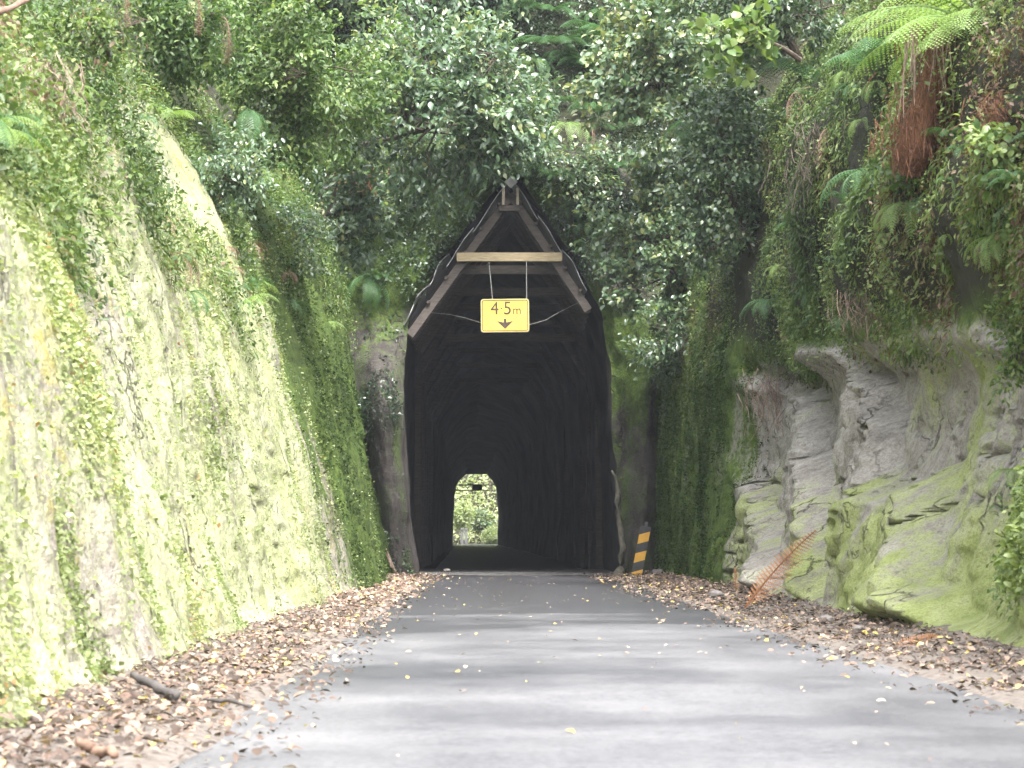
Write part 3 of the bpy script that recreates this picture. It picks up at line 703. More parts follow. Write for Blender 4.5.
up_ = np.array((0, 0, .012))
single('log', 'short dark grey broken branch lying on leaves at left cliff foot', 'branch', [P(134, 677, 10.6) + up_, P(150, 688, 10.5) + up_, P(177, 698, 10.4) + up_], [.015, .022, .019], M['wood_grey'], 9, noise_=.012)
single('log', 'tan chunk of rotten wood in leaves at lower left corner', 'wood chunk', [P(78, 750, 8.0) + up_, P(92, 750, 8.05) + up_, P(116, 760, 7.95) + up_], [.012, .019, .021, .012], M['wood_tan'], 9, noise_=.02)
single('branch', 'short tan bare branch in the top left corner', 'branch', [P(-12, 16, 12.4), P(12, 7, 12.6), P(40, -8, 12.9)], [.020, .016, .012], M['wood_tan'], 8, noise_=.02)
single('fallen_stick', 'thin dark twig lying on left verge beside the grey branch', 'stick', [P(205, 702, 10.2) + up_, P(228, 704, 10.1) + up_, P(250, 708, 10.0) + up_], [.007, .009, .005], M['wood_grey'], 6, noise_=.01)
for px, py, r, l in ((716, 601, .07, 'grey stone at roadside below the mossy right wall'), (858, 637, .035, 'pale stone on leaf litter below the scooped rock'), (826, 628, .05, 'dark wedge of stone against foot of the right rock face'), (447, 574, .05, 'flat pale stone at left side of the tunnel mouth'), (659, 578, .10, 'bluish stone at the foot of the hazard marker')):
    Y = H * F / (py - HOR); c = P(px, py, Y)
    th, ph = np.meshgrid(np.linspace(0, math.pi, 12), np.linspace(0, 2 * math.pi, 18), indexing='ij')
    d = np.stack([np.sin(th) * np.cos(ph), np.sin(th) * np.sin(ph), np.cos(th)], -1)
    rr_ = r * (1 + .35 * fbm(d[..., 0] * 1.5 + px, d[..., 1] * 1.5, d[..., 2] * 1.5, 3, 7))
    v = d * rr_[..., None] * np.array((1.3, 1, .65))
    v[:, -1] = v[:, 0]
    o = mk('stone', v.reshape(-1, 3), grid_faces(12, 18), M['stone'], smooth=True); o.location = (c[0], c[1], .05 + r * .3); tag(o, l, 'stone', 'stones along the verge')

# ------------------------------------------------------------------ leaf litter
def verge_z(VX, x, y):
    X, Yg, Z = VX; yi = np.clip(np.searchsorted(Yg[:, 0], y), 0, len(Yg) - 1)
    x0 = X[yi, 0]; x1 = X[yi, -1]; u = np.clip((x - x0) / (x1 - x0), 0, .999) * (X.shape[1] - 1); ui = u.astype(int)
    return Z[yi, ui] * (1 - (u - ui)) + Z[yi, np.minimum(ui + 1, X.shape[1] - 1)] * (u - ui)
def litter(name, label, VX, xa, xb, n, side, tone):
    y = 6 + (46.5 - 6) * U(size=n) ** 1.25
    u = np.where(U(size=n) < .78, U(.15, 1.08, n), rng.normal(.12, .30, n)); k = (u < 1.08) & (u > -.6); y, u = y[k], u[k]
    a, b = xa(y), xb(y); x = a + (b - a) * u
    keep = fbm(x * 1.8, y * 1.1, 0 * y, 4, 300 + side) > (-.10 if side < 0 else .0) - .45 * U(size=len(x)); x, y, u = x[keep], y[keep], u[keep]
    if side > 0: u = u
    z = np.maximum(verge_z(VX, x, y), .012) + U(.003, .04, len(x)) * np.clip(u * 1.5, .15, 1)
    nrm = norm(np.stack([U(-.6, .6, len(x)), U(-.9, .5, len(x)), np.ones(len(x))], 1))
    d = rdir(len(x)); d = norm(d - nrm * (d * nrm).sum(1, keepdims=True))
    size = U(.014, .058, len(x)) * np.where(y > 25, 1.3, 1)
    t = np.clip(U(size=len(x)) ** 2.2 * .72 + tone(y), 0, 1)
    sp = U(size=len(x)) < .045; t[sp] = U(.84, 1, sp.sum())
    leaf_obj(name, np.stack([x, y, z], 1), d, nrm, size, U(.2, .8, len(x)), t, M['litter'])
    o = bpy.context.scene.objects[-1] if False else COL.objects[-1]
    tag(o, label, 'fallen leaves', kind='stuff')
litter('left_leaf_litter', 'brown and yellow fallen leaves heaped along the left cliff foot', VL, lambda y: xl_road(y) - .02, lambda y: xb_left(y), 17000, -1, lambda y: .10 * sm(20, 32, y))
litter('right_leaf_litter', 'greyish brown fallen leaves along the right rock foot', VR, lambda y: xr_road(y) + .02, lambda y: xb_right(y), 17000, 1, lambda y: .08 * sm(28, 36, y) - .08)
# single leaves scattered on the asphalt
n = 330
y = 8 + 38 * U(size=n) ** 1.0; e = rng.beta(.55, .55, n); x = xl_road(y) + (xr_road(y) - xl_road(y)) * e
nrm = norm(np.stack([U(-.3, .3, n), U(-.5, .2, n), np.ones(n)], 1)); d = rdir(n); d = norm(d - nrm * (d * nrm).sum(1, keepdims=True))
leaf_obj('road_leaves', np.stack([x, y, np.full(n, .022)], 1), d, nrm, U(.012, .045, n), U(.4, .8, n), np.clip(U(.35, 1.0, n), 0, 1), M['litter'])
tag(COL.objects[-1], 'loose fallen leaves scattered over the asphalt', 'fallen leaves', kind='stuff')

r_ = np.random.default_rng(31)
for k in range(26):
    side = k % 2; y = r_.uniform(9, 40); u = r_.uniform(.1, .8)
    xa_, xb_ = (xl_road(y), xb_left(y)) if side else (xr_road(y), xb_right(y))
    x = xa_ + (xb_ - xa_) * u; a = r_.uniform(0, math.pi); l = r_.uniform(.10, .32)
    d = np.array((math.cos(a), math.sin(a), .12)) * l / 2; m = np.array((x, y, .06)); 
    single('twig', 'thin brown twig lying among fallen leaves on the ' + ('left' if side else 'right') + ' verge', 'twig', [m - d, m + r_.normal(size=3) * .02, m + d], [.005, .004, .002], M['wood_tan'] if k % 3 else M['wood_grey'], 5, 'twigs among the leaves on the ' + ('left' if side else 'right') + ' verge', .01)

# ------------------------------------------------------------------ plants on the cliffs (ground cover)
def sample(C, w, n):
    X, Y, Z, N = C['X'], C['Y'], C['Z'], C['N']
    p = np.stack([X, Y, Z], -1)
    area = np.linalg.norm(np.cross(p[1:, :-1] - p[:-1, :-1], p[:-1, 1:] - p[:-1, :-1]), axis=-1)
    ww = (area * w[:-1, :-1]).ravel(); cs = np.cumsum(ww); idx = np.searchsorted(cs, U(0, cs[-1], n))
    c = p.shape[1] - 1; i, j = idx // c, idx % c; a, b = U(size=n)[:, None], U(size=n)[:, None]
    pos = p[i, j] * (1 - a) * (1 - b) + p[i + 1, j] * a * (1 - b) + p[i, j + 1] * (1 - a) * b + p[i + 1, j + 1] * a * b
    return pos, N[i, j]

def tufts(C, w, n, per, spread, size, wid, tone, mat, name, label, cat, lift=.02, droop=.35, simple=True):
    pos, nr = sample(C, w, n)
    m = n * per
    pos = np.repeat(pos, per, 0); nr = np.repeat(nr, per, 0)
    tn = np.repeat(U(size=n), per)
    off = rng.normal(size=(m, 3)) * spread
    off = off - nr * (off * nr).sum(1, keepdims=True)
    pos = pos + off + nr * U(0, lift, m)[:, None]
    d = norm(rdir(m) + nr * .6 + np.array((0, 0, -droop)))
    nn_ = norm(nr * .7 + np.array((0, 0, .7)) + .5 * rng.normal(size=(m, 3)))
    tint = np.clip(.5 + .75 * (.55 * tn + .45 * U(size=m) - .5) + .55 * fbm(pos[:, 0] * 1.1, pos[:, 1] * 1.1, pos[:, 2] * .8, 3, 201) + tone(pos), 0, 1)
    sz = size[0] + (size[1] - size[0]) * U(size=m) ** 1.8
    o = leaf_obj(name, pos, d, nn_, sz, U(wid[0], wid[1], m), tint, mat, None, simple)
    return tag(o, label, cat, kind='stuff')

inview = lambda C: ((C['Y'] > 7) * (np.abs(C['X']) / np.maximum(C['Y'], .1) < .23) * ((C['Z'] - H) / np.maximum(C['Y'], .1) < .23))
vL = inview(LC)
patch = .05 + sm(.0, .6, fbm(LC['Y'] * 1.3, LC['Z'] * .7, 0 * LC['Y'], 5, 101, .7) + .22 * sm(.5, 1, LC['tw']) - .3 * np.exp(-((LC['Y'] - 21 - 1.2 * LC['Z']) / 1.8) ** 2))
wL = vL * patch * (1 - .92 * sm(28, 32.5, LC['Y'] + .6 * (LC['Z'] - 1))) * (LC['tb'] < .02) / np.maximum(LC['Y'], 5) ** .9
tufts(LC, wL, 16000, 6, .05, (.007, .040), (.5, .95), lambda p: -.08 * sm(26, 36, p[:, 1]), M['leaf_wall'], 'wall_creeper', 'small pale green creeping plants over the left rock cutting', 'creeper')
wL2 = vL * sm(27, 32, LC['Y'] + .5 * LC['Z']) * (LC['tb'] < .05) * sm(-.3, .4, fbm(LC['Y'] * 1.5, LC['Z'] * .8, 0 * LC['Y'], 3, 102))
tufts(LC, wL2, 7000, 6, .05, (.02, .05), (.5, .9), lambda p: .05, M['moss_leaf'], 'cliff_moss', 'dark green moss and fern tufts on the shaded left wall near tunnel', 'moss')
wL3 = vL * sm(.72, 1.0, LC['tw'] + .15 * fbm(LC['Y'] * .9, 0 * LC['Y'], 0 * LC['Y'], 3, 108)) * (LC['tb'] < .9) * sm(-.25, .3, fbm(LC['Y'] * .8, LC['Z'] * .8, 0 * LC['Y'], 3, 103) - .02) / np.maximum(LC['Y'], 5) ** .5
tufts(LC, wL3, 8500, 9, .10, (.016, .062), (.4, .75), lambda p: -.03, M['leaf_under'], 'bank_undergrowth', 'tangled undergrowth on the bank above the left cutting', 'undergrowth', lift=.2, simple=True)

vR = inview(RC)
wR = vR * sm(.415, .47, RC['S']) * (RC['S'] < .97) * sm(-.35, .25, fbm(RC['Y'] * .8, RC['Z'] * .8, 0 * RC['Y'], 3, 104) + .1) / np.maximum(RC['Y'], 5) ** .6
tufts(RC, wR, 16000, 8, .07, (.014, .06), (.3, .7), lambda p: .04 + .24 * sm(27, 17, p[:, 1]), M['leaf_under'], 'overhang_undergrowth', 'leafy undergrowth hanging over the right rock lip', 'undergrowth', lift=.14, droop=.7, simple=True)
tufts(RC, wR * sm(-.1, .35, fbm(RC['Y'] * .6, RC['Z'] * 1.1, 0 * RC['Y'], 3, 110)), 4500, 11, .05, (.035, .12), (.12, .24), lambda p: .06 + .2 * sm(27, 17, p[:, 1]), M['leaf_under'], 'trailing_fern_leaves', 'long narrow fern leaflets trailing down over the right rock lip', 'undergrowth', lift=.06, droop=1.5, simple=False)
tufts(LC, wL3, 1800, 11, .05, (.035, .12), (.12, .24), lambda p: .0, M['leaf_under'], 'trailing_bank_leaves', 'long narrow leaflets trailing over the top of left cutting', 'undergrowth', lift=.06, droop=1.3, simple=False)
wR2 = vR * sm(33.4, 35.4, RC['Y'] + .6 * fbm(RC['Y'], RC['Z'] * .8, 0 * RC['Y'], 3, 109)) * (1 - RC['up']) * sm(-.5, .4, fbm(RC['Y'] * 1.5, RC['Z'] * .8, 0 * RC['Y'], 3, 105))
tufts(RC, wR2, 9000, 7, .05, (.02, .05), (.5, .9), lambda p: .05 + .2 * sm(37, 33, p[:, 1]) * sm(2.2, .4, p[:, 2]), M['moss_leaf'], 'wall_moss', 'dark green moss and tiny ferns on the right wall near tunnel', 'moss')
wR3 = vR * (1 - sm(15.2, 16.6, RC['Y'] + .35 * RC['Z'])) * sm(.25, .6, RC['Z'])
tufts(RC, wR3, 900, 12, .07, (.025, .06), (.4, .8), lambda p: .25, M['leaf_lime'], 'roadside_plants', 'bright green leafy plants on the near right rock edge', 'plants', lift=.12, droop=.4, simple=False)
wP = (np.abs(PC['X']) < 6) * (PC['Z'] < 12) * (PC['d'] > .006) * sm(-.3, .3, fbm(PC['X'] * .9, PC['Z'] * .7, 0 * PC['X'], 3, 106) + .5 * sm(3.5, 7, PC['Z']) - .25)
tufts(PC, wP, 8500, 9, .08, (.03, .09), (.4, .75), lambda p: -.08, M['leaf_dark'], 'portal_undergrowth', 'dark small plants over the rock around the tunnel mouth', 'undergrowth', lift=.08, simple=True)

# ------------------------------------------------------------------ ferns
_gv = np.vstack([np.stack([C['X'], C['Y'], C['Z']], -1).reshape(-1, 3) for C in (LC, RC, PC)]); _gv = _gv[_gv[:, 1] > 7]
_gp = np.stack([512 + _gv[:, 0] * F / _gv[:, 1], HOR - (_gv[:, 2] - H) * F / _gv[:, 1]], 1)
def onbank(px, py, Y, lift=.06):
    # root a plant in the bank itself: the surface point nearest to the wanted place
    k = np.hypot(_gp[:, 0] - px, _gp[:, 1] - py) < 9
    if k.sum() < 2: return P(px, py, Y)
    yy = np.quantile(_gv[k, 1], .1)
    return P(px, py, yy - lift) if abs(yy - Y) < 9 else P(px, py, Y)

def frond_geo(L=1.0, W=.28, pairs=20, th0=50, droop=110, dead=False, pin=8, seed=0):
    r = np.random.default_rng(seed)
    tq = np.linspace(0, 1, pairs + 4); dth = np.radians(th0 - droop * tq ** 1.2)
    st = L / (len(tq) - 1)
    py = np.concatenate([[0], np.cumsum(np.cos(dth[:-1]) * st)]); pz_ = np.concatenate([[0], np.cumsum(np.sin(dth[:-1]) * st)])
    mb = MB()
    mb.tube(np.c_[0 * py, py, pz_], np.linspace(.011, .003, len(tq)) * L, 4, .25)
    V, T, A = [], [], []
    for i in range(3, len(tq)):
        t = tq[i]; wl_ = W * min(1, (t - .08) / .22) ** .6 * (1 - ((t - .3) / .72) ** 2 if t > .3 else 1) ** .75 if t < 1 else .02
        wl_ = max(float(np.real(wl_)), .015)
        tan = np.array((0, math.cos(dth[i]), math.sin(dth[i]))); up = np.array((0, -math.sin(dth[i]), math.cos(dth[i])))
        for sgn in (-1, 1):
            l = wl_ * (r.uniform(.82, 1.10) if not dead else r.uniform(.35, 1.2)) * L
            hang = .22 if not dead else r.uniform(.9, 1.6)
            pd = norm(np.array((sgn, 0, 0)) * (1 if not dead else r.uniform(.3, .8)) + tan * (.42 if not dead else r.uniform(.1, .8)) - up * .10 + np.array((0, 0, -hang)) * (.6 if not dead else 1))
            side = norm(np.cross(pd, up)) if sgn > 0 else norm(np.cross(up, pd))
            side = norm(tan - pd * (tan @ pd)); nrm = np.cross(pd, side)
            o = np.array((0, py[i], pz_[i]))
            np_ = max(3, int(pin * l / (W * L) + 2)); pl = L / (pairs + 3) * (.50 if not dead else .42)
            for j in range(np_):
                u = (j + .5) / np_; q = o + pd * l * u - np.array((0, 0, 1)) * l * .22 * u * u * (1 if not dead else .3)
                taper = (1 - u) ** .6 * .9 + .12
                bw = l / np_ * (.50 if not dead else .22)
                for s2_ in (-1, 1):
                    cu = -.25 if not dead else r.uniform(-1.2, .6)
                    tip = q + side * s2_ * pl * taper + pd * l / np_ * .55 + nrm * cu * pl * taper * .6
                    n = len(V); V += [q - pd * bw, tip, q + pd * bw]; T.append((n, n + 1, n + 2))
                    A += [min(1, max(0, .5 + .35 * (u - .5) + r.uniform(-.2, .2)))] * 3
    mb.add(np.array(V), None, np.array(T), np.array(A)); return mb

_fc = {}
def frond_mesh(kind, var):
    key = (kind, var)
    if key not in _fc:
        cfg = dict(
            arch=dict(W=.26, pairs=20, th0=48 + 8 * var, droop=95 + 20 * var),
            flat=dict(W=.30, pairs=22, th0=28 + 6 * var, droop=60 + 14 * var),
            tree=dict(W=.28, pairs=26, th0=34 + 6 * var, droop=66 + 16 * var, pin=11),
            hang=dict(W=.17, pairs=18, th0=10, droop=110 + 10 * var),
            dead=dict(W=.30, pairs=16, th0=20, droop=120 + 15 * var, dead=True),
            lying=dict(W=.15, pairs=26, th0=12, droop=26 + 6 * var, pin=9))[kind]
        o = frond_geo(seed=hash((kind, var)) % 997 if False else (len(_fc) + 3) * 17, **cfg).build('frond', M['fern'])
        _fc[key] = o.data; bpy.data.objects.remove(o)
    return _fc[key]
_mm = {}
def with_mat(me, mat):
    key = (me.name, mat.name)
    if key not in _mm:
        c = me.copy(); c.materials.clear(); c.materials.append(mat); _mm[key] = c
    return _mm[key]

def fern(label, base, n, L, kind='arch', mat='fern', yaw=(0, 360), pitch=(0, 0), name='fern', cat='fern', group=None, trunk=None, dead=0, seed=1):
    r = np.random.default_rng(seed)
    t = thing(name, label, cat, tuple(base), group)
    for i in range(n):
        a = yaw[0] + (yaw[1] - yaw[0]) * (i + r.uniform(.2, .8)) / n
        o = bpy.data.objects.new('frond', with_mat(frond_mesh(kind, int(r.integers(0, 3))), M[mat])); COL.objects.link(o); o.parent = t
        # local +Y of a frond points along heading a (0 = +x, 90 = +y)
        o.rotation_euler = (math.radians(r.uniform(*pitch) if pitch[0] != pitch[1] else pitch[0]), math.radians(r.uniform(-14, 14)), math.radians(a - 90))
        s = L * r.uniform(.75, 1.12); o.scale = (s, s, s)
    for i in range(dead):
        a = yaw[0] + (yaw[1] - yaw[0]) * r.uniform(0, 1)
        o = bpy.data.objects.new('dead_frond', with_mat(frond_mesh('dead', int(r.integers(0, 3))), M['fern_dead'])); COL.objects.link(o); o.parent = t
        o.rotation_euler = (math.radians(r.uniform(-50, -15)), 0, math.radians(a - 90)); s = L * r.uniform(.6, .9); o.scale = (s, s, s)
        o['label'] = 'withered brown frond'
    return t

G1 = 'green ferns on the banks'
# (label, px, py, Y, n, L, kind, mat, yaw range, pitch)
FERNS = [
 ('green fern at the top of left bank beside hanging dead fronds', 205, -14, 17, 6, .42, 'arch', 'fern', (-100, 60), (-20, 10)),
 ('feathery fern drooping at the left edge of overhanging tree', 248, 110, 26, 5, .55, 'hang', 'fern', (-130, 40), (-40, -10)),
 ('fern with long fronds hanging below the left tree foliage', 300, 140, 30, 6, .9, 'hang', 'fern', (-120, 30), (-15, 10)),
 ('pale blue green fern at the left edge of cutting', -22, 118, 11.2, 4, .30, 'hang', 'fern', (-90, 40), (0, 10)),
 ('small bright fern tuft at the very top left', 58, -8, 14, 5, .25, 'arch', 'fern_bright', (-120, 60), (-10, 10)),
 ('broad fern high above tunnel beneath the pale top leaves', 606, 40, 46, 7, 1.25, 'flat', 'fern', (-170, -10), (-10, 5)),
 ('shaded fern left of the broad fern above tunnel', 556, 45, 46.5, 6, 1.0, 'flat', 'fern', (-170, -10), (-10, 5)),
 ('wide drooping fern in the dark gap above tunnel', 588, 72, 45.5, 6, 1.1, 'arch', 'fern', (-170, -10), (-10, 5)),
 ('pale fern right of centre above the canopy apex', 600, 118, 44.5, 7, .95, 'arch', 'fern', (-170, -10), (-5, 5)),
 ('fern with hanging fronds just right of canopy apex', 566, 124, 44.5, 5, .85, 'hang', 'fern_bright', (-150, -30), (-5, 5)),
 ('small fern above the right slope of canopy', 628, 172, 44.0, 5, .7, 'arch', 'fern', (-170, -20), (-5, 5)),
 ('low fern clump right of the canopy roof', 586, 222, 44.3, 6, .55, 'hang', 'fern', (-170, -20), (-5, 5)),
 ('dark tree fern crown arching over the right bank', 806, 76, 27, 9, 1.15, 'flat', 'fern', (-220, 20), (-15, 5)),
 ('fern with drooping fronds behind the bright tree fern', 876, 72, 25, 7, .85, 'arch', 'fern', (-210, 10), (-15, 5)),
 ('hanging fern clump on right bank below rusty root mass', 868, 172, 22, 8, .62, 'hang', 'fern', (-200, -10), (-5, 5)),
 ('long fingered fern on right bank beneath the rusty trunk', 905, 205, 20.5, 8, .48, 'hang', 'fern_bright', (-200, -10), (-5, 5)),
 ('pale fern low on the right edge above scooped rock', 998, 238, 16.5, 6, .36, 'hang', 'fern_bright', (-210, -20), (-5, 5)),
 ('fern sprig at right edge beside the bare rock', 1012, 470, 14.7, 7, .26, 'hang', 'fern_bright', (-210, -30), (-5, 10)),
 ('dark fern drooping among shrubs right of the tunnel', 700, 120, 35, 7, .9, 'hang', 'fern', (-210, -10), (-5, 5)),
 ('dim fern under the right shrubs near overhang', 735, 240, 31, 7, .6, 'hang', 'fern', (-210, -10), (-5, 5)),
 ('fern at the inner end of the right overhang', 770, 300, 29.5, 8, .5, 'hang', 'fern', (-210, -10), (-5, 5)),
]
for i, f in enumerate(FERNS):
    b = onbank(f[1], f[2], f[3]); fern(f[0], b, f[4], f[5], f[6], f[7], f[8], f[9], group=G1, seed=100 + i, dead=2 if i in (8, 12, 13) else 0)

def little_ferns(C, w, n, L, label, group, yaw, kinds, seed):
    pos, nr = sample(C, w, n)
    for i in range(n):
        fern(label, pos[i] + nr[i] * .03, 5, L[0] + (L[1] - L[0]) * rng.uniform() ** 1.5, kinds[i % len(kinds)][0], kinds[i % len(kinds)][1], yaw, (-25, 10), group=group, seed=seed + i)
little_ferns(RC, vR * RC['up'] * (RC['S'] < .80) * (RC['Y'] < 33) / np.maximum(RC['Y'], 5) ** .5, 80, (.12, .38), 'small drooping fern among the plants over the right rock lip', 'small ferns over the right rock lip', (-230, -20), (('hang', 'fern'), ('hang', 'fern_bright'), ('arch', 'fern')), 500)
little_ferns(LC, vL * (LC['tw'] > .8) * (LC['tb'] < .25) * (LC['Y'] < 36) / np.maximum(LC['Y'], 5) ** .5, 80, (.14, .50), 'small fern among the tangle along the top of left cutting', 'small ferns along the top of the left cutting', (-140, 60), (('hang', 'fern'), ('arch', 'fern'), ('hang', 'fern_dead'), ('arch', 'fern_bright')), 700)
little_ferns(PC, (np.abs(PC['X']) < 5) * (PC['Z'] > 4.5) * (PC['Z'] < 11.5) * (PC['d'] > .012), 70, (.4, .95), 'dim fern growing on dark rock above the tunnel mouth', 'ferns on the rock above the tunnel', (-170, -10), (('hang', 'fern'), ('arch', 'fern'), ('flat', 'fern')), 800)

# bright tree fern at top right: trunk of rusty fibre, dead stalk skirt
tb = onbank(930, 120, 18.2, .55); tY = tb[1]; tb = P(984, 38, tY)
tf = fern('bright tree fern with rusty fibrous trunk at top right corner', tb, 22, 1.38, 'tree', 'fern_bright', (-215, 150), (-24, 6), name='tree_fern', cat='tree fern', group=None, seed=77)
r_ = np.random.default_rng(5)
mb = MB(); pts = np.array([P(948, 30, tY + .1), P(930, 90, tY), P(915, 140, tY), P(912, 172, tY + .15)]) - tb
tq = np.linspace(0, 1, 14); pp = np.stack([np.interp(tq, np.linspace(0, 1, 4), pts[:, i]) for i in range(3)], 1)
mb.tube(pp, np.interp(tq, [0, .4, .8, 1], [.07, .11, .15, .10]), 12)
for k in range(700):
    i = r_.integers(0, 11); o = pp[i] + r_.normal(size=3) * np.array((.13, .10, .05))
    q = o + np.array((r_.normal() * .03, -.03 + r_.normal() * .03, -r_.uniform(.06, .22)))
    mb.tube([o, (o + q) / 2 + r_.normal(size=3) * .02, q], [.006, .005, .002], 3)
mb.build('trunk', M['fibre'], tf)
mb = MB()
for k in range(46):
    px = r_.uniform(902, 985); o = P(px, r_.uniform(18, 42), tY + r_.uniform(-.5, .1)) - tb
    ln = r_.uniform(.25, .62); q = o + np.array((r_.normal() * .05 - .03, r_.normal() * .03, -ln))
    mb.tube([o, (o + q) / 2 + np.array((r_.normal() * .02, 0, 0)), q], [.006, .005, .003], 4)
mb.build('stalk_skirt', M['stalk'], tf)

def mat_of_roots(label, px, py, Y, w, h, n, seed, mat='stalk'):
    r = np.random.default_rng(seed); b = onbank(px, py, Y, .10); mb = MB(); Y = b[1]; k = Y / F
    for i in range(n):
        o = np.array((r.normal() * w * .35 * k, r.normal() * .10, r.uniform(-.4, .3) * h * k))
        ln = r.uniform(.25, .8) * h * k; q = o + np.array((r.normal() * .30 * ln + .05 * ln, -.03 + r.normal() * .12, -ln * r.uniform(.5, 1)))
        mb.tube([o, o * .65 + q * .35 + r.normal(size=3) * .10 * ln, o * .3 + q * .7 + r.normal(size=3) * .10 * ln, q], np.array([.0014, .0012, .001, .0006]) * Y / 8 * r.uniform(.6, 1.6), 3, r.uniform())
    o = mb.build('hanging_roots', M[mat]); o.location = b
    return tag(o, label, 'roots', 'brown roots and dead stems hanging from the banks')
mat_of_roots('pinkish brown dead stems hanging at top left below the bare branch', 35, 80, 13.2, 55, 80, 240, 1)
mat_of_roots('rusty dead stems at top left beside the hanging dead fronds', 72, 30, 14.6, 50, 70, 160, 2, 'fibre')
mat_of_roots('brown roots hanging under the left tree foliage above portal rock', 362, 180, 41.5, 40, 50, 160, 3, 'fibre')
mat_of_roots('brown roots in the dark hollow of the right bank', 815, 140, 24.5, 40, 80, 110, 4, 'bark')
mat_of_roots('thin pale roots trailing over the lip of scooped rock', 862, 300, 21.2, 40, 50, 90, 5)
mat_of_roots('pale dead strands hanging from the inner end of overhang', 772, 385, 27.5, 40, 60, 90, 6)
mat_of_roots('rusty roots at right edge beneath the tree fern', 1000, 110, 17.4, 40, 60, 160, 7, 'fibre')

# hanging dead fronds (each a thing)
DEAD = [
 ('curled brown dead frond hanging at top left bank, longest', 135, -12, 15.5, 'dead', 'fern_dead', .42, -95, -20),
 ('pinkish dead fern frond hanging beside the left tree', 196, -8, 18, 'dead', 'fern_dead', .62, -80, -10),
 ('dark brown dead frond drooping right of the pinkish frond', 222, 18, 20, 'dead', 'fern_dead', .55, -70, -25),
 ('dead frond hanging near the left edge of the picture', 28, 12, 13, 'dead', 'fern_dead', .36, -60, -20),
 ('dead frond lying down the left bank below the pale branch', 38, 50, 13, 'dead', 'fern_dead', .32, -80, -30),
 ('withered frond dangling under the ferns above canopy', 592, 130, 44.3, 'dead', 'fern_dead', .8, -90, -20),
 ('withered frond hanging below the dark tree fern on right', 812, 88, 26.5, 'dead', 'fern_dead', .65, -150, -20),
 ('brown frond hanging down the dark hollow of right bank', 830, 130, 25, 'dead', 'fern_dead', .6, -120, -20),
]
for i, (l, px, py, Y, kd, mt, L, a, pit) in enumerate(DEAD):
    o = bpy.data.objects.new('dead_frond', with_mat(frond_mesh(kd, i % 3), M[mt])); COL.objects.link(o)
    o.location = onbank(px, py, Y, .12); o.rotation_euler = (math.radians(pit), 0, math.radians(a - 90)); o.scale = (L,) * 3
    tag(o, l, 'dead frond', 'dead fern fronds')
def lying(label, a, Ya, b, Yb, var, roll=0, wl_=1.0):
    p0, p1 = P(*a, Ya), P(*b, Yb); d = Vector(p1 - p0); L = d.length; d.normalize()
    o = bpy.data.objects.new('dead_frond', with_mat(frond_mesh('lying', var), M['fern_rust'])); COL.objects.link(o)
    up = Vector((-.45, -.85, .35)); x = d.cross(up).normalized(); z = x.cross(d)
    o.matrix_world = Matrix.Translation(p0) @ Matrix((x, d, z)).transposed().to_4x4() @ Matrix.Rotation(math.radians(roll), 4, 'Y') @ Matrix.Diagonal((L * wl_, L, L * wl_, 1))
    tag(o, label, 'dead frond', 'rust orange fronds on the right verge')
lying('large rust orange dead frond leaning up the right rock foot', (741, 613), 24.3, (816, 531), 24.6, 0, 0, 1.0)
lying('smaller rust orange dead frond lying at the right verge', (884, 654), 16.0, (938, 634), 16.0, 1, 0, 1.2)
lying('short rusty frond piece standing by the mossy right wall', (738, 596), 29.6, (734, 566), 29.8, 2, 0, .9)

HC = dict(X=HX, Y=HY, Z=hz, N=gnormals(HX, HY, hz))
if HC['N'][5, 5, 2] < 0: HC['N'] = -HC['N']
tufts(HC, (np.abs(HX) < 12) * (HY < 62) * 1.0, 5000, 8, .25, (.06, .2), (.4, .7), lambda p: .05, M['leaf_gloss'], 'hilltop_bush', 'dark bush cover on the hill straight above the tunnel', 'bush', lift=.9)
# bush cover on the far hillside
FC = dict(X=BX, Y=BYY, Z=BZ, N=-gnormals(BX, BYY, BZ))
if FC['N'][5, 5, 2] < 0: FC['N'] = -FC['N']
tufts(FC, (np.abs(BX + 3) < 7) * (BZ < 16) * 1.0, 1500, 9, .5, (.2, .5), (.4, .7), lambda p: .3, M['far_leaf_glare'], 'far_bush_cover', 'pale bush covering the hillside beyond the far tunnel mouth', 'bush', lift=.9)

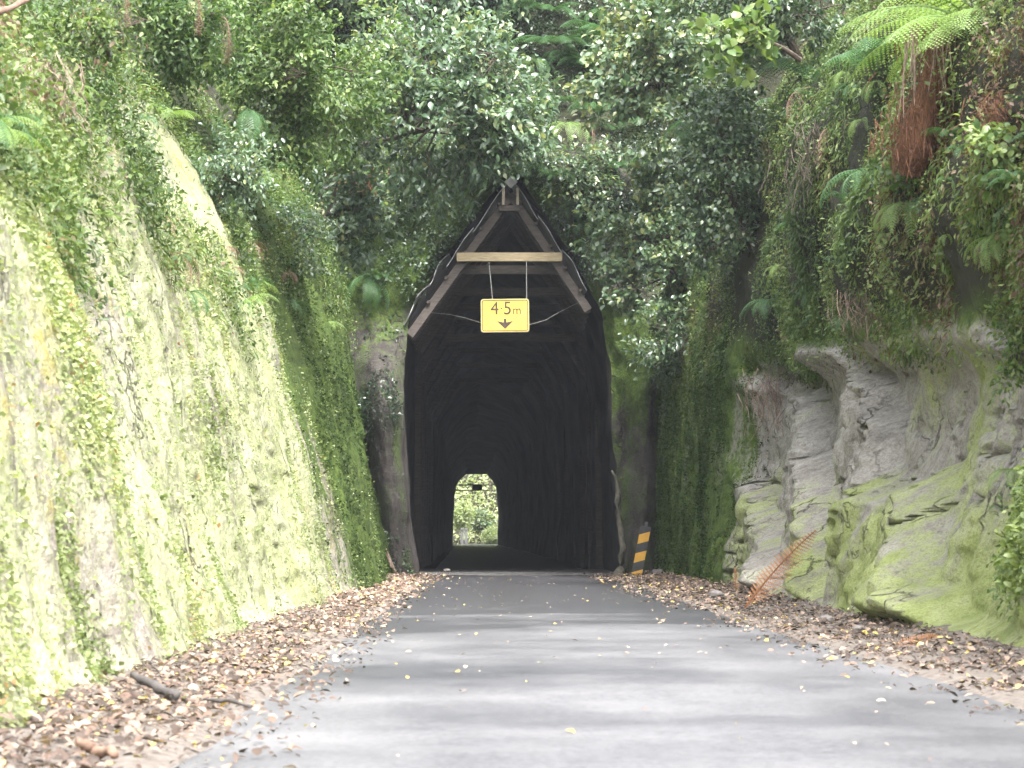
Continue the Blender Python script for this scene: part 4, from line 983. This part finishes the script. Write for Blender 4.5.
# ------------------------------------------------------------------ trees and shrubs
def tree(label, base, ctr, rad, ncl, per, lsz, mat, name='tree', cat='tree', tr=.09, group=None, wid=(.38, .6), tone=0.0, seed=1, spread=.16, gap=.0, lean_out=(0, 0, 0), simple=False):
    global rng, U
    base = np.array(base); ctr = np.array(ctr); rad = np.array(rad)
    r = np.random.default_rng(seed)
    t = thing(name, label, cat, tuple(base), group)
    # cluster centres
    q = r.normal(size=(ncl * 5, 3)); q = q / np.linalg.norm(q, axis=1)[:, None] * (r.uniform(size=(len(q), 1)) ** .42)
    nzv = fbm(q[:, 0] * 1.7 + seed, q[:, 1] * 1.7, q[:, 2] * 1.7, 3, seed)
    q = q[(nzv > gap - .12)][:ncl]
    wobble = 1 + .30 * fbm(q[:, 0] * 2 + 7, q[:, 1] * 2, q[:, 2] * 2 + seed, 2, seed + 3)[:, None]
    cl = ctr + q * rad * wobble
    # trunk and limbs
    mb = MB(); top = ctr + np.array((0, 0, -.2)) * rad
    s = np.linspace(0, 1, 9)[:, None]
    mid = (base + top) / 2 + r.normal(size=3) * .12 * np.linalg.norm(top - base)
    trunk = (1 - s) ** 2 * base + 2 * s * (1 - s) * mid + s ** 2 * top
    mb.tube(trunk - base, np.linspace(tr, tr * .5, 9), 8)
    nl = max(5, ncl // 14); lid = r.choice(len(cl), min(nl, len(cl)), replace=False); limbs = []
    for k in lid:
        st = trunk[r.integers(4, 9)]; e = cl[k]; m = (st + e) / 2 + np.array((0, 0, .12 * np.linalg.norm(e - st))) + r.normal(size=3) * .08 * np.linalg.norm(e - st)
        s7 = np.linspace(0, 1, 7)[:, None]; lm = (1 - s7) ** 2 * st + 2 * s7 * (1 - s7) * m + s7 ** 2 * e; limbs.append(lm)
        mb.tube(lm - base, np.linspace(tr * .42, tr * .10, 7), 5)
    LP = np.vstack(limbs)
    tw = np.zeros((len(cl), 3))
    for k, c in enumerate(cl):
        j = np.argmin(np.linalg.norm(LP - c, axis=1)); a = LP[j]
        tw[k] = c - a
        if np.linalg.norm(c - a) > .03: mb.tube(np.array([a, (a + c) / 2 + r.normal(size=3) * .04, c]) - base, [tr * .13, tr * .10, tr * .06], 3)
    mb.build('trunk', M['bark'], t)
    # leaves: whorls along each twig
    m = len(cl) * per; ci = np.repeat(np.arange(len(cl)), per)
    outw = norm((cl - ctr) / rad + .35 * r.normal(size=cl.shape))
    ax = norm(outw + np.array((0, 0, -.15)) + np.array(lean_out))
    al = r.uniform(-1, 1, m)[:, None]
    pos = cl[ci] + ax[ci] * al * spread + r.normal(size=(m, 3)) * spread * np.array((.55, .55, .35))
    rd = norm(r.normal(size=(m, 3)))
    d = norm(ax[ci] * .7 + rd * .9 + np.array((0, 0, -.22)))
    nv = norm(np.array((0, -.25, 1.0)) + .55 * r.normal(size=(m, 3)) + .25 * outw[ci])
    ctone = r.uniform(-.22, .22, len(cl))
    tint = np.clip(r.beta(2, 2.4, m) + ctone[ci] + tone, 0, 1)
    leaf_obj('crown', pos - base, d, nv, lsz * r.uniform(.6, 1.25, m), r.uniform(wid[0], wid[1], m), tint, M[mat], t, simple)
    return t

def R3(a, b, Y, dy): k = Y / F; return (a * k, dy, b * k)
G2 = 'trees and shrubs over the cutting'
# left
tree('broad glossy leaved tree leaning out over the left of tunnel', P(335, 150, 42.5), P(440, 105, 39), R3(118, 92, 39, 1.5), 330, 36, .125, 'leaf_gloss', seed=1, group=G2, tr=.055, tone=.08, spread=.20)
tree('pale green small leaved tree above the left cutting', P(285, 120, 31.5), P(306, 55, 29), R3(88, 112, 29, 1.5), 330, 42, .075, 'leaf_lime', seed=2, group=G2, tr=.04, tone=-.08, spread=.16)
tree('leafy branch tree hanging beside the left portal rock', P(300, 210, 40), P(352, 205, 40.5), R3(50, 62, 40.5, .7), 80, 30, .12, 'leaf_gloss', seed=3, group=G2, tr=.05, gap=.05)
tree('slim spray of glossy leaves over the left portal rock', P(330, 200, 42), P(392, 205, 42), R3(28, 26, 42, .5), 26, 24, .13, 'leaf_gloss', seed=4, group=G2, tr=.03, gap=0, name='shrub', cat='shrub')
tree('dense dark tree behind the glossy tree at top left', P(330, 40, 48), P(400, -30, 46.5), R3(150, 70, 46.5, 1.5), 260, 30, .14, 'leaf_gloss', seed=5, group=G2, tr=.10)
tree('yellow leaved tree catching light at top centre', P(540, 60, 49), P(535, -24, 48), R3(75, 42, 48, 1.2), 130, 34, .13, 'leaf_lime', seed=6, group=G2, tr=.07, tone=.22)
tree('bushy shrub filling the gap behind the left bank top', P(190, 60, 27.5), P(178, 22, 27), R3(58, 62, 27, 1.2), 170, 36, .07, 'leaf_lime', seed=8, group=G2, tr=.03, tone=-.22)
tree('dark ragged shrub overhanging the left cutting below ferns', P(215, 175, 24.5), P(232, 172, 24.5), R3(44, 46, 24.5, .6), 80, 30, .055, 'leaf_gloss', seed=9, group=G2, tr=.025, name='shrub', cat='shrub', spread=.11)
tree('small shrub at the top edge of left cutting near portal', P(275, 250, 31.5), P(292, 238, 31.5), R3(38, 42, 31.5, .5), 70, 28, .06, 'leaf_gloss', seed=10, group=G2, tr=.025, name='shrub', cat='shrub', spread=.11, tone=.08)
tree('brown stemmed shrub among dead fronds at top left', P(110, 60, 17.5), P(98, 26, 17.2), R3(60, 38, 17.2, .4), 60, 18, .045, 'leaf_under', seed=24, group=G2, tr=.02, name='shrub', cat='shrub', spread=.09)
tree('dark leafy tree closing the gap high above the tunnel', P(560, 60, 52), P(566, 0, 51), R3(62, 70, 51, 1.2), 150, 34, .13, 'leaf_dark', seed=25, group=G2, tr=.06, tone=.1)
tree('small pale shrub on the rock right of canopy apex', P(590, 190, 45.6), P(584, 170, 45), R3(34, 36, 45, .5), 50, 24, .10, 'leaf_gloss', seed=26, group=G2, tr=.03, tone=.1, name='shrub', cat='shrub')
tree('low leafy shrub just above the canopy apex', P(500, 175, 45.3), P(500, 150, 44.7), R3(62, 22, 44.7, .5), 60, 26, .11, 'leaf_gloss', seed=7, group=G2, tr=.04, name='shrub', cat='shrub')
# right
tree('tall spreading tree on the right above the tunnel', P(680, 230, 42), P(662, 78, 41.5), R3(82, 98, 41.5, 1.5), 300, 36, .12, 'leaf_gloss', seed=11, group=G2, tr=.05, tone=.26, wid=(.5, .8))
tree('bushy shrub hanging right of the canopy roof', P(690, 300, 42.5), P(660, 238, 42), R3(62, 76, 42, .9), 170, 34, .11, 'leaf_gloss', seed=12, group=G2, tr=.06, tone=.2, name='shrub', cat='shrub', wid=(.5, .75))
tree('dark small leaved shrub in shade of the right bank', P(760, 260, 34), P(722, 165, 34.5), R3(52, 118, 34.5, .9), 240, 34, .075, 'leaf_dark', seed=13, group=G2, tr=.05, tone=.22, name='shrub', cat='shrub', wid=(.5, .8))
tree('dark overhanging tree at top right of centre', P(800, 60, 33), P(770, -5, 33), R3(90, 60, 33, 1.4), 200, 34, .085, 'leaf_dark', seed=14, group=G2, tr=.06, tone=.15)
tree('round leaved branch with large pale leaves near top', P(800, 60, 23), P(735, 38, 22.5), R3(34, 36, 22.5, .35), 16, 14, .10, 'leaf_lime', seed=15, group=G2, tr=.025, wid=(.75, .95), gap=-.2, tone=.1, spread=.12)
tree('ragged shrub above the striped hazard marker', P(700, 370, 41), P(672, 335, 41), R3(46, 40, 41, .6), 70, 26, .09, 'leaf_dark', seed=16, group=G2, tr=.04, tone=.12, name='shrub', cat='shrub')
tree('leafy shrub in the rusty hollow on right bank', onbank(905, 195, 20, 0), onbank(908, 170, 19.4, .15), R3(44, 44, 19.4, .3), 34, 20, .055, 'leaf_lime', seed=17, group=G2, tr=.015, tone=-.1, name='shrub', cat='shrub', wid=(.5, .7), spread=.08)
tree('pale leaved shrub at the right edge below tree fern', onbank(1015, 175, 16.5, 0), onbank(1004, 150, 16.2, .15), R3(36, 46, 16.2, .25), 26, 16, .06, 'leaf_lime', seed=18, group=G2, tr=.015, tone=.1, name='shrub', cat='shrub', wid=(.6, .85), spread=.09)
tree('bright leafy plant at right edge over the bare rock', onbank(1030, 370, 15.2, 0), onbank(1012, 345, 15.2, .2), R3(26, 66, 14.6, .2), 34, 18, .05, 'leaf_lime', seed=19, group=G2, tr=.012, tone=.12, name='shrub', cat='shrub', spread=.07)
tree('bright green plant at right edge beside mossy rock foot', onbank(1024, 585, 14.4, 0), onbank(1014, 545, 14.4, .12), R3(22, 70, 14.2, .2), 34, 18, .045, 'leaf_lime', seed=20, group=G2, tr=.012, tone=.05, name='shrub', cat='shrub', spread=.07)
# beyond the frame overhead: these shade the mouth of the tunnel
# through the far mouth
for i, (px, py, Y, a, b, mt, l, sz) in enumerate((
    (462, 515, 206, 9, 12, 'far_leaf_glare', 'yellow green bush left beyond the far tunnel mouth', .28),
    (484, 522, 209, 12, 11, 'leaf_gloss', 'dark green bush in the middle beyond far tunnel mouth', .30),
    (478, 498, 222, 22, 16, 'far_leaf_glare', 'pale tall tree filling the view beyond the far mouth', .42),
    (493, 536, 203, 9, 6, 'far_leaf_glare', 'low pale bush right beyond the far tunnel mouth', .22),
    (456, 478, 226, 14, 16, 'leaf_gloss', 'tree at upper left beyond the far tunnel mouth', .42),
    (497, 482, 228, 14, 18, 'far_leaf_glare', 'tree at upper right beyond the far tunnel mouth', .42))):
    tree(l, P(px, py + b, Y), P(px, py, Y), R3(a, b, Y, 1.5), 110, 22, sz, mt, seed=40 + i, group='bushes beyond the far mouth', tr=.08, tone=.35, spread=.3, simple=True)  # raised tint puts the outside daylight into the leaf colour

# ------------------------------------------------------------------ lens veil volume
hz_m = bpy.data.materials.new('lens veil volume'); hz_m.use_nodes = True
hn = hz_m.node_tree.nodes; hn.remove(hn['Principled BSDF'])
pv = hn.new('ShaderNodeVolumePrincipled'); pv.inputs['Color'].default_value = (.86, .91, 1, 1); pv.inputs['Density'].default_value = HAZE
hz_m.node_tree.links.new(pv.outputs[0], hn['Material Output'].inputs['Volume'])
hb_ = MB().box((0, 0, 21.5), (1240, 1240, 46)).build('haze', hz_m)  # added scattering volume lifts the blacks the way lens veiling does
tag(hb_, 'thin pale volume added for the lens veil over the cutting', 'haze', kind='stuff')
